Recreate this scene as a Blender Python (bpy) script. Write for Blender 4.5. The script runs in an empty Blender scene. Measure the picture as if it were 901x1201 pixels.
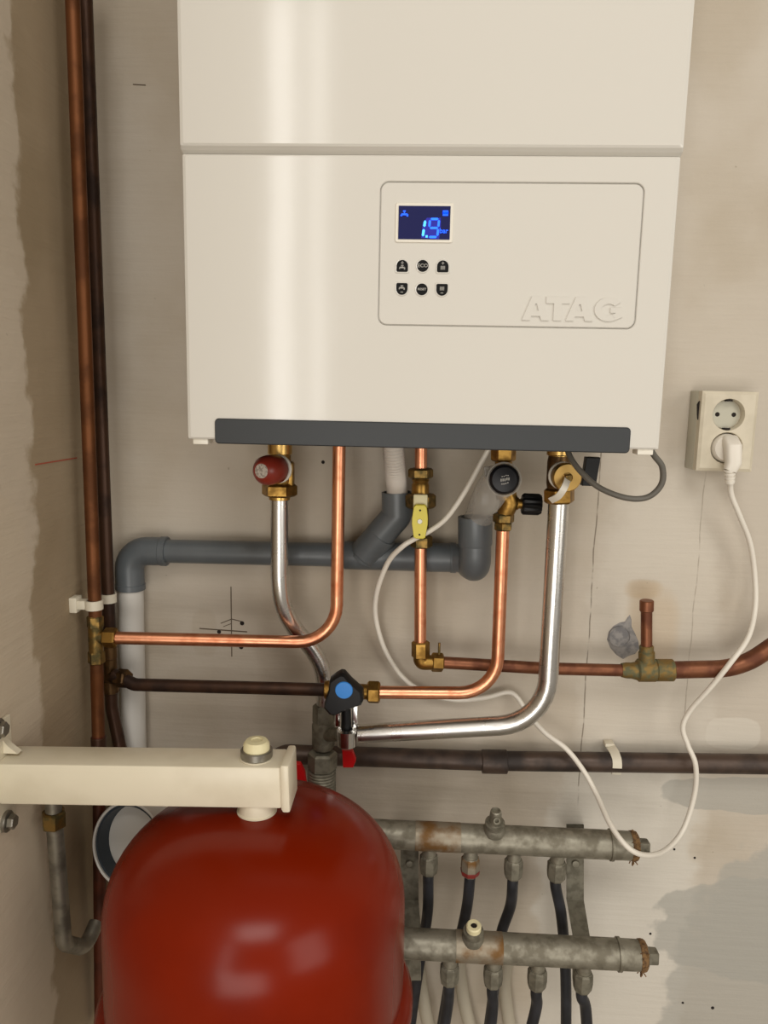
import bpy, bmesh, math, random
from mathutils import Vector, Matrix
random.seed(4)
S = bpy.context.scene
C = S.collection
R_ = math.radians

# ------------------------------------------------------------------ camera
FPX, IW, IH = 900.0, 901.0, 1201.0
CAM = Vector((0.0, 0.0, 1.5))
PITCH, YAW, ROLL = R_(9.0977), R_(2.7867), R_(1.1533)
fw = Vector((-math.sin(YAW)*math.cos(PITCH), math.cos(YAW)*math.cos(PITCH), -math.sin(PITCH)))
rt0 = Vector((math.cos(YAW), math.sin(YAW), 0.0))
up0 = rt0.cross(fw)
RT = rt0*math.cos(ROLL) + up0*math.sin(ROLL)
UP = -rt0*math.sin(ROLL) + up0*math.cos(ROLL)
cd = bpy.data.cameras.new('camera')
cam = bpy.data.objects.new('camera', cd); C.objects.link(cam)
cd.sensor_fit = 'HORIZONTAL'; cd.sensor_width = 36.0; cd.lens = 36.0*FPX/IW
cd.clip_start = 0.02
m = Matrix(((RT.x, UP.x, -fw.x), (RT.y, UP.y, -fw.y), (RT.z, UP.z, -fw.z))).to_4x4()
m.translation = CAM
cam.matrix_world = m
S.camera = cam

# ------------------------------------------------------------------ light
wd = bpy.data.worlds.new('world'); S.world = wd; wd.use_nodes = True
wd.node_tree.nodes['Background'].inputs[0].default_value = (1.0, 0.88, 0.73, 1)
wd.node_tree.nodes['Background'].inputs[1].default_value = 0.30
def area(name, loc, target, sx, sy, power, col):
    l = bpy.data.lights.new(name, 'AREA'); l.shape = 'RECTANGLE'; l.size = sx; l.size_y = sy
    l.energy = power; l.color = col
    o = bpy.data.objects.new(name, l); C.objects.link(o)
    o.location = loc
    o.rotation_euler = (Vector(target)-Vector(loc)).to_track_quat('-Z', 'Y').to_euler()
    return o
# daylight from the open doorway behind the photographer, and a tall narrow window further back
area('doorway_daylight', (1.95, -1.25, 1.75), (0.1, 0.965, 1.4), 1.2, 1.9, 22, (1.0, 0.97, 0.915))
area('low_front_fill', (-0.1, -1.6, 0.75), (-0.05, 0.965, 1.3), 1.3, 0.9, 16, (1.0, 0.97, 0.92))  # added fill, no known source: lifts the lower wall and vessel from the front
area('skylight', (0.35, -1.7, 3.75), (0.1, 0.8, 1.5), 1.5, 1.0, 34, (1.0, 0.975, 0.93))
area('window_daylight', (-0.65, -1.9, 2.05), (-0.65, 0.7, 2.05), 0.17, 2.0, 8, (1.0, 0.97, 0.93))
area('window_daylight_narrow', (-0.46, -1.9, 2.05), (-0.46, 0.7, 2.05), 0.055, 2.0, 2.2, (1.0, 0.97, 0.93))
S.view_settings.view_transform = 'Standard'
S.view_settings.look = 'None'
S.view_settings.gamma = 1.0
S.view_settings.use_curve_mapping = False
S.view_settings.exposure = 0.03

# ------------------------------------------------------------------ measuring
W = 0.965                                   # back wall plane (metres in front of the camera)
LW = -0.405                                 # left wall plane
def P(px, py, so):
    """world point seen at a photo position that stands `so` metres off the back wall"""
    d = fw + RT*((px-450.5)/FPX) - UP*((py-600.5)/FPX)
    return CAM + d*((W-so)/d.y)
def PL(px, py, X=LW):
    d = fw + RT*((px-450.5)/FPX) - UP*((py-600.5)/FPX)
    return CAM + d*(X/d.x)
def V(x, y, z): return Vector((x, y, z))

# ------------------------------------------------------------------ materials
def lin(c):
    return tuple(((v/255)/12.92 if v/255 <= 0.04045 else ((v/255+0.055)/1.055)**2.4) for v in c)
def N(nt, t, **k):
    n = nt.nodes.new(t)
    for a, b in k.items(): setattr(n, a, b)
    return n
def mat(name, col, metal=0.0, rough=0.5, col2=None, scale=40, rough2=None, bump=0.0, bscale=200, coat=0.0, trans=None, emit=None, contrast=(0.4, 0.65), spec=0.5):
    M = bpy.data.materials.new(name); M.use_nodes = True
    nt = M.node_tree; b = nt.nodes['Principled BSDF']; L = nt.links.new
    b.inputs['Base Color'].default_value = (*lin(col), 1)
    b.inputs['Metallic'].default_value = metal
    b.inputs['Roughness'].default_value = rough
    b.inputs['Specular IOR Level'].default_value = spec
    if coat:
        b.inputs['Coat Weight'].default_value = coat; b.inputs['Coat Roughness'].default_value = 0.06
    tc = None
    if col2 or bump or rough2 is not None:
        tc = N(nt, 'ShaderNodeNewGeometry')
    if col2 or rough2 is not None:
        no = N(nt, 'ShaderNodeTexNoise'); no.inputs['Scale'].default_value = scale; no.inputs['Detail'].default_value = 6
        L(tc.outputs['Position'], no.inputs['Vector'])
        mr = N(nt, 'ShaderNodeMapRange'); mr.interpolation_type = 'SMOOTHSTEP'
        mr.inputs[1].default_value = contrast[0]; mr.inputs[2].default_value = contrast[1]
        L(no.outputs['Fac'], mr.inputs[0])
        if col2:
            mx = N(nt, 'ShaderNodeMix', data_type='RGBA')
            mx.inputs[6].default_value = (*lin(col), 1); mx.inputs[7].default_value = (*lin(col2), 1)
            L(mr.outputs[0], mx.inputs[0]); L(mx.outputs[2], b.inputs['Base Color'])
        if rough2 is not None:
            m2 = N(nt, 'ShaderNodeMapRange'); m2.inputs[3].default_value = rough; m2.inputs[4].default_value = rough2
            L(mr.outputs[0], m2.inputs[0]); L(m2.outputs[0], b.inputs['Roughness'])
    if bump:
        n2 = N(nt, 'ShaderNodeTexNoise'); n2.inputs['Scale'].default_value = bscale; n2.inputs['Detail'].default_value = 4
        L(tc.outputs['Position'], n2.inputs['Vector'])
        bp = N(nt, 'ShaderNodeBump'); bp.inputs['Strength'].default_value = bump; bp.inputs['Distance'].default_value = 0.001
        L(n2.outputs['Fac'], bp.inputs['Height']); L(bp.outputs[0], b.inputs['Normal'])
    if trans is not None:
        b.inputs['Alpha'].default_value = trans
    if emit:
        b.inputs['Emission Color'].default_value = (*lin(emit[0]), 1); b.inputs['Emission Strength'].default_value = emit[1]
    return M
M = {}
M['boiler'] = mat('white_enamel', (212, 208, 199), 0, 0.10, bump=0.25, bscale=7)
M['boiler_dark'] = mat('charcoal_plastic', (46, 49, 51), 0, 0.5, bump=0.1, bscale=1500)
M['white_plastic'] = mat('white_plastic', (228, 222, 208), 0, 0.4)
M['screen'] = mat('screen_glass', (26, 28, 66), 0, 0.12, emit=((20, 26, 80), 0.35))
M['seg_bright'] = mat('lit_segment', (90, 190, 255), 0, 0.4, emit=((50, 165, 255), 1.1))
M['seg_blue'] = mat('lit_segment_blue', (20, 90, 255), 0, 0.4, emit=((24, 112, 255), 1.3))
M['seg_glow'] = mat('backlight_blue', (0, 0, 90), 0, 0.4, emit=((0, 4, 200), 0.45))
M['seg_icon'] = mat('icon_blue', (0, 90, 255), 0, 0.4, emit=((10, 80, 255), 1.2))
M['button'] = mat('black_rubber_button', (15, 15, 15), 0, 0.5, spec=0.15)
M['symbol'] = mat('grey_print', (165, 162, 155), 0, 0.6)
M['copper'] = mat('bright_copper', (226, 158, 122), 1, 0.32, col2=(204, 128, 92), scale=60, rough2=0.42, contrast=(0.45, 0.75))
M['copper_riser'] = mat('aged_copper', (118, 72, 40), 0.7, 0.5, col2=(94, 56, 30), scale=30, rough2=0.6)
M['copper_old'] = mat('dull_brown_copper', (132, 84, 58), 0.7, 0.42, col2=(104, 62, 44), scale=45, rough2=0.55)
M['pipe_dark'] = mat('dark_brown_pipe', (74, 50, 36), 0.55, 0.42, col2=(50, 34, 26), scale=30, rough2=0.6)
M['pipe_red'] = mat('dark_red_pipe', (96, 46, 26), 0.5, 0.5, col2=(70, 36, 22), scale=30)
M['main_dark'] = mat('black_painted_pipe', (82, 66, 56), 0.35, 0.42, col2=(50, 42, 38), scale=22, rough2=0.6, bump=0.25, bscale=160)
M['brass'] = mat('brass', (164, 128, 66), 1, 0.36, col2=(130, 98, 48), scale=90, rough2=0.48)
M['brass_bright'] = mat('bright_brass', (200, 164, 98), 1, 0.32)
M['brass_old'] = mat('tarnished_brass', (136, 108, 58), 0.9, 0.42, col2=(92, 82, 52), scale=110, rough2=0.6)
M['verdigris'] = mat('verdigris_brass', (134, 108, 60), 0.7, 0.55, col2=(114, 112, 84), scale=130, rough2=0.8, bump=0.3, bscale=300)
M['bronze'] = mat('bronze', (112, 86, 56), 0.9, 0.4, col2=(84, 64, 44), scale=80)
M['steel'] = mat('polished_steel', (214, 212, 208), 1, 0.24, rough2=0.32, scale=25, col2=(200, 198, 194))
M['chrome'] = mat('chrome', (214, 212, 208), 1, 0.2)
M['galv'] = mat('galvanised_steel', (146, 141, 126), 0.6, 0.46, col2=(118, 112, 97), scale=70, rough2=0.62, bump=0.25, bscale=250)
M['galv_dull'] = mat('weathered_galvanised', (128, 123, 108), 0.5, 0.55, col2=(104, 99, 85), scale=90, rough2=0.7, bump=0.25, bscale=250)
M['galv_rust'] = mat('rusty_galvanised', (150, 140, 122), 0.6, 0.5, col2=(124, 90, 50), scale=40, rough2=0.7, bump=0.4, bscale=250)
M['pvc'] = mat('grey_pvc', (94, 99, 102), 0, 0.34, col2=(86, 91, 94), scale=12, rough2=0.42)
M['pvc_white'] = mat('white_pvc', (206, 202, 194), 0, 0.45)
M['hose_white'] = mat('corrugated_white', (214, 206, 196), 0, 0.5)
M['pale_hose'] = mat('pale_hose', (178, 169, 150), 0, 0.55)
M['cable'] = mat('white_cable', (226, 219, 206), 0, 0.42)
M['cable_grey'] = mat('grey_cable', (98, 94, 86), 0, 0.5)
M['rubber'] = mat('black_rubber', (30, 31, 35), 0, 0.45, col2=(42, 43, 48), scale=40)
M['black'] = mat('black_plastic', (14, 14, 15), 0, 0.42, spec=0.3)
M['dark_hole'] = mat('dark_hole', (30, 22, 18), 0, 0.9)
M['red_cap'] = mat('red_brown_plastic', (134, 44, 30), 0, 0.32, bump=0.05)
M['red'] = mat('red_plastic', (176, 18, 20), 0, 0.35)
M['blue'] = mat('blue_plastic', (38, 122, 200), 0, 0.4)
M['yellow'] = mat('yellow_plastic', (222, 206, 62), 0, 0.4)
M['cream'] = mat('cream_plastic', (222, 212, 170), 0, 0.45)
M['label_silver'] = mat('silver_label', (206, 198, 188), 0.2, 0.4, col2=(150, 140, 130), scale=400)
M['clear'] = mat('clear_plastic', (196, 192, 184), 0, 0.12, trans=0.42)
M['gauge'] = mat('gauge_black', (22, 22, 26), 0, 0.35, spec=0.25)
M['bar'] = mat('cream_white_paint', (224, 215, 192), 0, 0.32, col2=(214, 204, 180), scale=14, bump=0.06, bscale=300)
M['vessel'] = mat('red_lacquer', (120, 26, 0), 0, 0.25, col2=(112, 23, 0), scale=9, bump=0.03, bscale=120, spec=0.2)
M['lining'] = mat('dark_blue_rubber', (46, 54, 62), 0, 0.5)
M['socket'] = mat('cream_socket_plastic', (206, 196, 174), 0, 0.4, col2=(196, 186, 164), scale=40)
M['socket_grey'] = mat('greyed_socket_plastic', (182, 178, 160), 0, 0.35)
M['hemp'] = mat('hemp_fibre', (122, 92, 56), 0, 0.9, col2=(86, 62, 38), scale=300)
M['mortar'] = mat('grey_mortar', (150, 146, 142), 0, 0.95, col2=(120, 118, 118), scale=120, bump=0.8, bscale=200)
M['clip'] = mat('clip_plastic', (214, 206, 186), 0, 0.45)
M['pencil'] = mat('pencil_mark', (100, 88, 74), 0, 0.9)
M['redpencil'] = mat('red_pencil', (170, 84, 62), 0, 0.9)
M['floor'] = mat('concrete', (150, 142, 130), 0, 0.8, col2=(132, 124, 112), scale=8, bump=0.3)
M['paint_red'] = mat('red_paint_spot', (120, 40, 34), 0, 0.5)
M['steel_dull'] = mat('dull_grey_steel', (140, 134, 120), 0.7, 0.42, col2=(104, 98, 86), scale=40, rough2=0.55)
M['washer'] = mat('zinc_washer', (150, 146, 136), 0.9, 0.35)

def wall_material(name, base, dirt, blobs, axis, lines=(), pw=3.0):
    """painted plaster: base paint, cloudy variation, patches of other paint and of painted-in shade with ragged outlines, hair cracks"""
    Mt = bpy.data.materials.new(name); Mt.use_nodes = True
    nt = Mt.node_tree; b = nt.nodes['Principled BSDF']; L = nt.links.new
    b.inputs['Roughness'].default_value = 0.75
    b.inputs['Specular IOR Level'].default_value = 0.25
    g = N(nt, 'ShaderNodeNewGeometry')
    sp = N(nt, 'ShaderNodeSeparateXYZ'); L(g.outputs['Position'], sp.inputs[0])
    def noise(scale, detail=5, vec=None):
        n = N(nt, 'ShaderNodeTexNoise'); n.inputs['Scale'].default_value = scale; n.inputs['Detail'].default_value = detail
        L(vec if vec else g.outputs['Position'], n.inputs['Vector']); return n.outputs['Fac']
    def math_(op, a, c=None, d=None):
        n = N(nt, 'ShaderNodeMath', operation=op)
        for i, v in enumerate((a, c, d)):
            if v is None: continue
            if isinstance(v, (int, float)): n.inputs[i].default_value = v
            else: L(v, n.inputs[i])
        return n.outputs[0]
    def smooth(v, a, c):
        n = N(nt, 'ShaderNodeMapRange'); n.interpolation_type = 'SMOOTHSTEP'
        n.inputs[1].default_value = a; n.inputs[2].default_value = c; L(v, n.inputs[0]); return n.outputs[0]
    def mix(f, a, col):
        n = N(nt, 'ShaderNodeMix', data_type='RGBA'); L(f, n.inputs[0])
        if isinstance(a, tuple): n.inputs[6].default_value = (*lin(a), 1)
        else: L(a, n.inputs[6])
        n.inputs[7].default_value = (*lin(col), 1); return n.outputs[2]
    u = sp.outputs[axis]; v = sp.outputs['Z']
    c = mix(smooth(noise(5), 0.42, 0.68), base, dirt)
    wob = math_('MULTIPLY', math_('SUBTRACT', noise(26, 6), 0.5), 1.0)
    for (cu, cv, ru, rv, col, amt, edge, rag) in blobs:
        a = math_('POWER', math_('ABSOLUTE', math_('DIVIDE', math_('SUBTRACT', u, cu), ru)), pw)
        e = math_('POWER', math_('ABSOLUTE', math_('DIVIDE', math_('SUBTRACT', v, cv), rv)), pw)
        d = math_('ADD', math_('ADD', a, e), math_('MULTIPLY', wob, rag))
        f = math_('MULTIPLY', math_('SUBTRACT', 1.0, smooth(d, 1-edge, 1+edge)), amt)
        c = mix(f, c, col)
    for (lu, v0, v1, wdt, col, amt) in lines:
        wv = math_('MULTIPLY', math_('SUBTRACT', noise(14, 3), 0.5), 0.006)
        d = math_('ABSOLUTE', math_('SUBTRACT', math_('ADD', u, wv), lu))
        f = math_('SUBTRACT', 1.0, smooth(d, wdt*0.4, wdt))
        f = math_('MULTIPLY', f, math_('MULTIPLY', smooth(v, v0, v0+0.03), math_('SUBTRACT', 1.0, smooth(v, v1-0.03, v1))))
        f = math_('MULTIPLY', math_('MULTIPLY', f, smooth(noise(60), 0.3, 0.55)), amt)
        c = mix(f, c, col)
    # small specks of dirt
    f = math_('MULTIPLY', smooth(noise(120, 2), 0.76, 0.82), 0.5)
    c = mix(f, c, (120, 108, 92))
    L(c, b.inputs['Base Color'])
    mp = N(nt, 'ShaderNodeMapping'); mp.inputs['Scale'].default_value = (0.25, 0.25, 3.0)
    L(g.outputs['Position'], mp.inputs['Vector'])
    h = math_('ADD', math_('MULTIPLY', noise(45, 4, mp.outputs[0]), 0.9), math_('ADD', math_('MULTIPLY', noise(18), 1.2), math_('MULTIPLY', noise(300, 2), 0.15)))
    bp = N(nt, 'ShaderNodeBump'); bp.inputs['Strength'].default_value = 0.32; bp.inputs['Distance'].default_value = 0.003
    L(h, bp.inputs['Height']); L(bp.outputs[0], b.inputs['Normal'])
    return Mt

# ------------------------------------------------------------------ geometry helpers: (verts, faces)
def join(*gs):
    vs, fs = [], []
    for g in gs:
        o = len(vs); vs += g[0]; fs += [tuple(i+o for i in f) for f in g[1]]
    return vs, fs
def frame(d, hint=None):
    d = d.normalized()
    h = hint or (V(0, 0, 1) if abs(d.z) < 0.9 else V(1, 0, 0))
    x = h.cross(d).normalized(); return x, d.cross(x).normalized()
def fillet(pts, rad, n=8):
    out = [pts[0]]
    for i in range(1, len(pts)-1):
        a, b, c = pts[i-1], pts[i], pts[i+1]
        u = (a-b); v = (c-b); lu, lv = u.length, v.length; u.normalize(); v.normalize()
        ang = u.angle(v)
        r = rad[i-1] if isinstance(rad, (list, tuple)) else rad
        t = min(r/math.tan(ang/2), lu*0.49, lv*0.49) if ang < 3.13 else 0
        if t < 1e-5: out.append(b); continue
        p0, p1 = b+u*t, b+v*t
        r = t*math.tan(ang/2)
        cen = b+(u+v).normalized()*(r/math.sin(ang/2))
        e0, e1 = p0-cen, p1-cen; th = e0.angle(e1)
        for k in range(n+1):
            s = k/n
            out.append(cen+(e0*math.sin((1-s)*th)+e1*math.sin(s*th))/math.sin(th))
    out.append(pts[-1]); return out
def catmull(pts, n=8):
    q = [pts[0]*2-pts[1]]+list(pts)+[pts[-1]*2-pts[-2]]; out = []
    for i in range(1, len(q)-2):
        a, b, c, d = q[i-1], q[i], q[i+1], q[i+2]
        for k in range(n):
            t = k/n
            out.append(0.5*((2*b)+(c-a)*t+(2*a-5*b+4*c-d)*t*t+(3*b-a-3*c+d)*t**3))
    out.append(pts[-1]); return out
def sweep(path, r, n=16, caps=True):
    """round tube along a path; r is a number or one radius per point"""
    vs, fs = [], []
    T = []
    for i in range(len(path)):
        a = path[max(i-1, 0)]; b = path[min(i+1, len(path)-1)]; T.append((b-a).normalized())
    x, y = frame(T[0])
    for i, p in enumerate(path):
        x = (x-T[i]*x.dot(T[i])).normalized(); y = T[i].cross(x)
        rr = r[i] if isinstance(r, (list, tuple)) else r
        for k in range(n):
            t = 2*math.pi*k/n; vs.append(p+(x*math.cos(t)+y*math.sin(t))*rr)
        if i:
            o = (i-1)*n
            fs += [(o+k, o+(k+1) % n, o+n+(k+1) % n, o+n+k) for k in range(n)]
    if caps:
        fs.append(tuple(reversed(range(n)))); o = (len(path)-1)*n; fs.append(tuple(o+k for k in range(n)))
    return vs, fs
def tube(pts, r, bend=0.03, n=16): return sweep(fillet(pts, bend), r, n)
def lathe(o, d, prof, n=24, hint=None, phase=0.0):
    """prof: (distance along d, radius); radius 0 closes"""
    d = d.normalized(); x, y = frame(d, hint); vs, fs = [], []; rows = []
    for (h, r) in prof:
        if r < 1e-7: rows.append([len(vs)]); vs.append(o+d*h)
        else:
            rows.append(list(range(len(vs), len(vs)+n)))
            for k in range(n):
                t = 2*math.pi*k/n+phase; vs.append(o+d*h+(x*math.cos(t)+y*math.sin(t))*r)
    for a, b in zip(rows, rows[1:]):
        if len(a) == 1 and len(b) == 1: continue
        if len(a) == 1: fs += [(a[0], b[(k+1) % n], b[k]) for k in range(n)]
        elif len(b) == 1: fs += [(a[k], a[(k+1) % n], b[0]) for k in range(n)]
        else: fs += [(a[k], a[(k+1) % n], b[(k+1) % n], b[k]) for k in range(n)]
    return vs, fs
def cyl(a, b, r, r2=None, n=24, ch=0.0):
    d = b-a; l = d.length; r2 = r if r2 is None else r2
    if ch: pr = [(0, 0), (0, r-ch), (ch, r), (l-ch, r2), (l, r2-ch), (l, 0)]
    else: pr = [(0, 0), (0, r), (l, r2), (l, 0)]
    return lathe(a, d, pr, n)
def hexnut(a, b, r, phase=0.2):
    """hexagonal nut with chamfered, slightly rounded ends"""
    d = b-a; l = d.length; c = min(l*0.16, r*0.14)
    return lathe(a, d, [(0, 0), (0, r*0.84), (c, r), (l-c, r), (l, r*0.84), (l, 0)], 6, phase=phase)
def box(c, s, bev=0.0, rot=None, seg=2):
    bm = bmesh.new(); bmesh.ops.create_cube(bm, size=1.0)
    for v in bm.verts: v.co = V(v.co.x*s[0], v.co.y*s[1], v.co.z*s[2])
    if bev: bmesh.ops.bevel(bm, geom=list(bm.edges), offset=bev, segments=seg, affect='EDGES', profile=0.5)
    bm.verts.index_update()
    vs = [(rot @ v.co if rot else v.co.copy())+V(*c) for v in bm.verts]
    fs = [tuple(v.index for v in f.verts) for f in bm.faces]
    bm.free(); return vs, fs
def prism(poly, o, ux, uz, n, depth, bev=0.0):
    """polygon (2-D) extruded along n; bev shrinks the front edge a little"""
    k = len(poly); cx = sum(p[0] for p in poly)/k; cz = sum(p[1] for p in poly)/k
    def lp(s, h): return [o+ux*(cx+(p[0]-cx)*s)+uz*(cz+(p[1]-cz)*s)+n*h for p in poly]
    rows = [lp(1, 0), lp(1, depth-bev)] + ([lp(1-bev*1.2/max(1e-6, max(abs(p[0]-cx)+abs(p[1]-cz) for p in poly)), depth)] if bev else [])
    vs = [v for r in rows for v in r]; fs = []
    for i in range(len(rows)-1):
        fs += [(i*k+j, i*k+(j+1) % k, (i+1)*k+(j+1) % k, (i+1)*k+j) for j in range(k)]
    fs.append(tuple(reversed(range(k)))); fs.append(tuple((len(rows)-1)*k+j for j in range(k)))
    return vs, fs
def rrect(x0, x1, z0, z1, r, n=6):
    out = []
    for (cx, cz, a) in ((x1-r, z1-r, 0), (x0+r, z1-r, 90), (x0+r, z0+r, 180), (x1-r, z0+r, 270)):
        for k in range(n+1):
            t = R_(a+90*k/n); out.append((cx+r*math.cos(t), cz+r*math.sin(t)))
    return out
def loops(ls, close_first=False, close_last=True):
    k = len(ls[0]); vs = [v for l in ls for v in l]; fs = []
    for i in range(len(ls)-1):
        fs += [(i*k+j, i*k+(j+1) % k, (i+1)*k+(j+1) % k, (i+1)*k+j) for j in range(k)]
    if close_first: fs.append(tuple(reversed(range(k))))
    if close_last: fs.append(tuple((len(ls)-1)*k+j for j in range(k)))
    return vs, fs

ORG = {}
def thing(name, label, cat, loc, group=None):
    o = bpy.data.objects.new(name, None); C.objects.link(o)
    o.empty_display_size = 0.02
    o.location = loc; ORG[o.name] = Vector(loc)
    o['label'] = label; o['category'] = cat
    if group: o['group'] = group
    return o
def mesh(name, geo, material, parent=None, label=None, cat=None, group=None, kind=None, angle=38, recalc=True):
    vs = [Vector(v) for v in geo[0]]
    lo = Vector([min(v[i] for v in vs) for i in range(3)]); hi = Vector([max(v[i] for v in vs) for i in range(3)])
    c = (lo+hi)/2
    if kind == 'structure': c = Vector((0, 0, 0))
    me = bpy.data.meshes.new(name)
    me.from_pydata([v-c for v in vs], [], geo[1])
    if recalc:
        bm = bmesh.new(); bm.from_mesh(me)
        bmesh.ops.recalc_face_normals(bm, faces=bm.faces); bm.to_mesh(me); bm.free()
    me.polygons.foreach_set('use_smooth', [True]*len(me.polygons))
    me.set_sharp_from_angle(angle=R_(angle))
    me.materials.append(M[material] if isinstance(material, str) else material)
    o = bpy.data.objects.new(name, me); C.objects.link(o)
    ORG[o.name] = c
    if parent: o.parent = parent; o.location = c-ORG[parent.name]
    else: o.location = c
    if label: o['label'] = label
    if cat: o['category'] = cat
    if group: o['group'] = group
    if kind: o['kind'] = kind
    return o

# ================================================================== THE SETTING
def bx_(x, z): return x, z
def wp(px, py):
    q = P(px, py, 0); return q.x, q.z
GREY = (166, 163, 154); PALE = (206, 198, 184); BASE = (193, 183, 168); DIRT = (182, 170, 152)
def blob(px0, py0, px1, py1, col, amt, edge, rag):
    a = P(px0, py0, 0); b = P(px1, py1, 0)
    return ((a.x+b.x)/2, (a.z+b.z)/2, abs(b.x-a.x)/2, abs(b.z-a.z)/2, col, amt, edge, rag)
cr1 = P(690, 760, 0); cr2 = P(810, 760, 0)
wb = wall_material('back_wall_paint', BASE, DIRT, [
    blob(300, 520, 440, 1260, (172, 159, 142), 0.5, 0.35, 1.2),  # boiler's shadow on the wall below it, painted into the wall colour
    blob(700, 540, 800, 1240, PALE, 0.6, 0.4, 1.6),
    blob(640, 880, 790, 1300, (208, 203, 192), 0.6, 0.25, 1.4),
    blob(775, 905, 1300, 975, GREY, 0.7, 0.06, 0.8),
    blob(775, 1020, 1300, 1180, GREY, 0.75, 0.06, 0.8),
    blob(800, 960, 1300, 1500, GREY, 0.7, 0.08, 0.9),
    blob(830, 840, 890, 880, PALE, 0.8, 0.12, 1.0),
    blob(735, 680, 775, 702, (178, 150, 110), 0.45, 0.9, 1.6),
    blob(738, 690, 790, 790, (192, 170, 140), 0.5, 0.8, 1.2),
    blob(225, 715, 255, 770, (182, 170, 152), 0.5, 0.4, 1.0),
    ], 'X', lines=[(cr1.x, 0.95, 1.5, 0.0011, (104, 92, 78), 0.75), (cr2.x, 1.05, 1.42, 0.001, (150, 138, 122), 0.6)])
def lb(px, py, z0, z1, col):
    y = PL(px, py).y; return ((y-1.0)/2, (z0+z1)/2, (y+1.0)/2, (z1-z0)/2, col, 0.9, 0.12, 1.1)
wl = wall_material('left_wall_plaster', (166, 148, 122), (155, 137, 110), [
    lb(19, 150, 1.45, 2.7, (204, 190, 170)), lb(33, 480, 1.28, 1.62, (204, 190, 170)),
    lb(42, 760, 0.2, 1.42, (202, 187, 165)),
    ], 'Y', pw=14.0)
M['wall_back'] = wb; M['wall_left'] = wl
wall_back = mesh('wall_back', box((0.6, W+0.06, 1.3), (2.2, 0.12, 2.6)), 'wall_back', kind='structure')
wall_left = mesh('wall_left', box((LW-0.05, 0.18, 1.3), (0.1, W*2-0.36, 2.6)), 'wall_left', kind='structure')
floor = mesh('floor', box((0.6, 0.05, -0.04), (2.2, 1.95, 0.08)), 'floor', kind='structure')
for o, l in ((wall_back, 'pale painted plaster wall behind the boiler'), (wall_left, 'rough plastered wall beside the copper risers'), (floor, 'grey concrete floor below the pipes')):
    o['label'] = l

def disc(px, py, rpx, so=0.0006):
    c = P(px, py, 0); r = rpx*(W/FPX)
    return lathe(c, V(0, -1, 0), [(0, r), (so, r*0.92), (so, 0)], 10)
for (px, py, r) in ((284, 731, 2.8), (257, 741, 2.6), (283, 759, 2.8), (379, 542, 2.2), (763, 1095, 1.6), (801, 1176, 1.6), (836, 1182, 2.2), (815, 1006, 1.5), (791, 996, 1.5)):
    mesh('drill_hole', disc(px, py, r), 'dark_hole', wall_back)
def pline(pts, wpx, so=0.0005):
    g = []
    for a, b in zip(pts, pts[1:]):
        pa, pb = P(*a, 0), P(*b, 0); d = (pb-pa); n = V(-d.z, 0, d.x).normalized()*(wpx*W/FPX/2); y = V(0, -so, 0)
        g.append(([pa+n, pa-n, pb-n, pb+n, pa+n+y, pa-n+y, pb-n+y, pb+n+y], [(4, 5, 6, 7), (0, 1, 5, 4), (1, 2, 6, 5), (2, 3, 7, 6), (3, 0, 4, 7)]))
    return join(*g)
mesh('pencil_mark', join(pline([(271, 688), (272, 770)], 1.2), pline([(234, 737), (262, 739), (290, 741)], 1.4), pline([(259, 731), (272, 726), (284, 729)], 1.0), pline([(262, 735), (272, 731)], 0.8)), 'pencil', wall_back, 'dark pencil cross drawn on the wall')
mesh('pencil_mark', pline([(156, 99), (171, 100)], 1.0), 'pencil', wall_back)
# red pencil line on the left wall
a, b = PL(41, 545), PL(90, 537); nz = V(0, 0, 0.0007); nx = V(0.0005, 0, 0)
mesh('pencil_mark', ([a+nz, a-nz, b-nz, b+nz, a+nz+nx, a-nz+nx, b-nz+nx, b+nz+nx], [(4, 5, 6, 7), (0, 1, 5, 4), (1, 2, 6, 5), (2, 3, 7, 6), (3, 0, 4, 7)]), 'redpencil', wall_left, 'short red pencil line')
# mortar around an old pipe hole
mp_ = [(712, 750), (714, 741), (720, 734), (727, 730), (733, 729), (736, 724), (739, 721), (741, 727), (741, 735), (745, 743), (749, 752), (750, 761), (745, 767), (738, 769), (731, 773), (723, 768), (716, 760)]
c0 = P(731, 749, 0)
mp2 = [((P(a, b, 0)-c0).x, (P(a, b, 0)-c0).z) for a, b in mp_]
mesh('mortar_patch', loops([[c0+V(x*f, -h, z*f) for x, z in mp2] for f, h in ((1.0, 0), (0.96, 0.0007), (0.85, 0.0015), (0.5, 0.0019))], close_last=True), 'mortar', wall_back, 'grey mortar smeared round a filled pipe hole', angle=60)
c0 = P(726.5, 746, 0)
mesh('pipe_sleeve', lathe(c0, V(0, -1, 0), [(0.0005, 0.0142), (0.0032, 0.0138), (0.0034, 0.0128), (0.0024, 0.0122), (0.0026, 0)], 26), 'mortar', wall_back)

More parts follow.
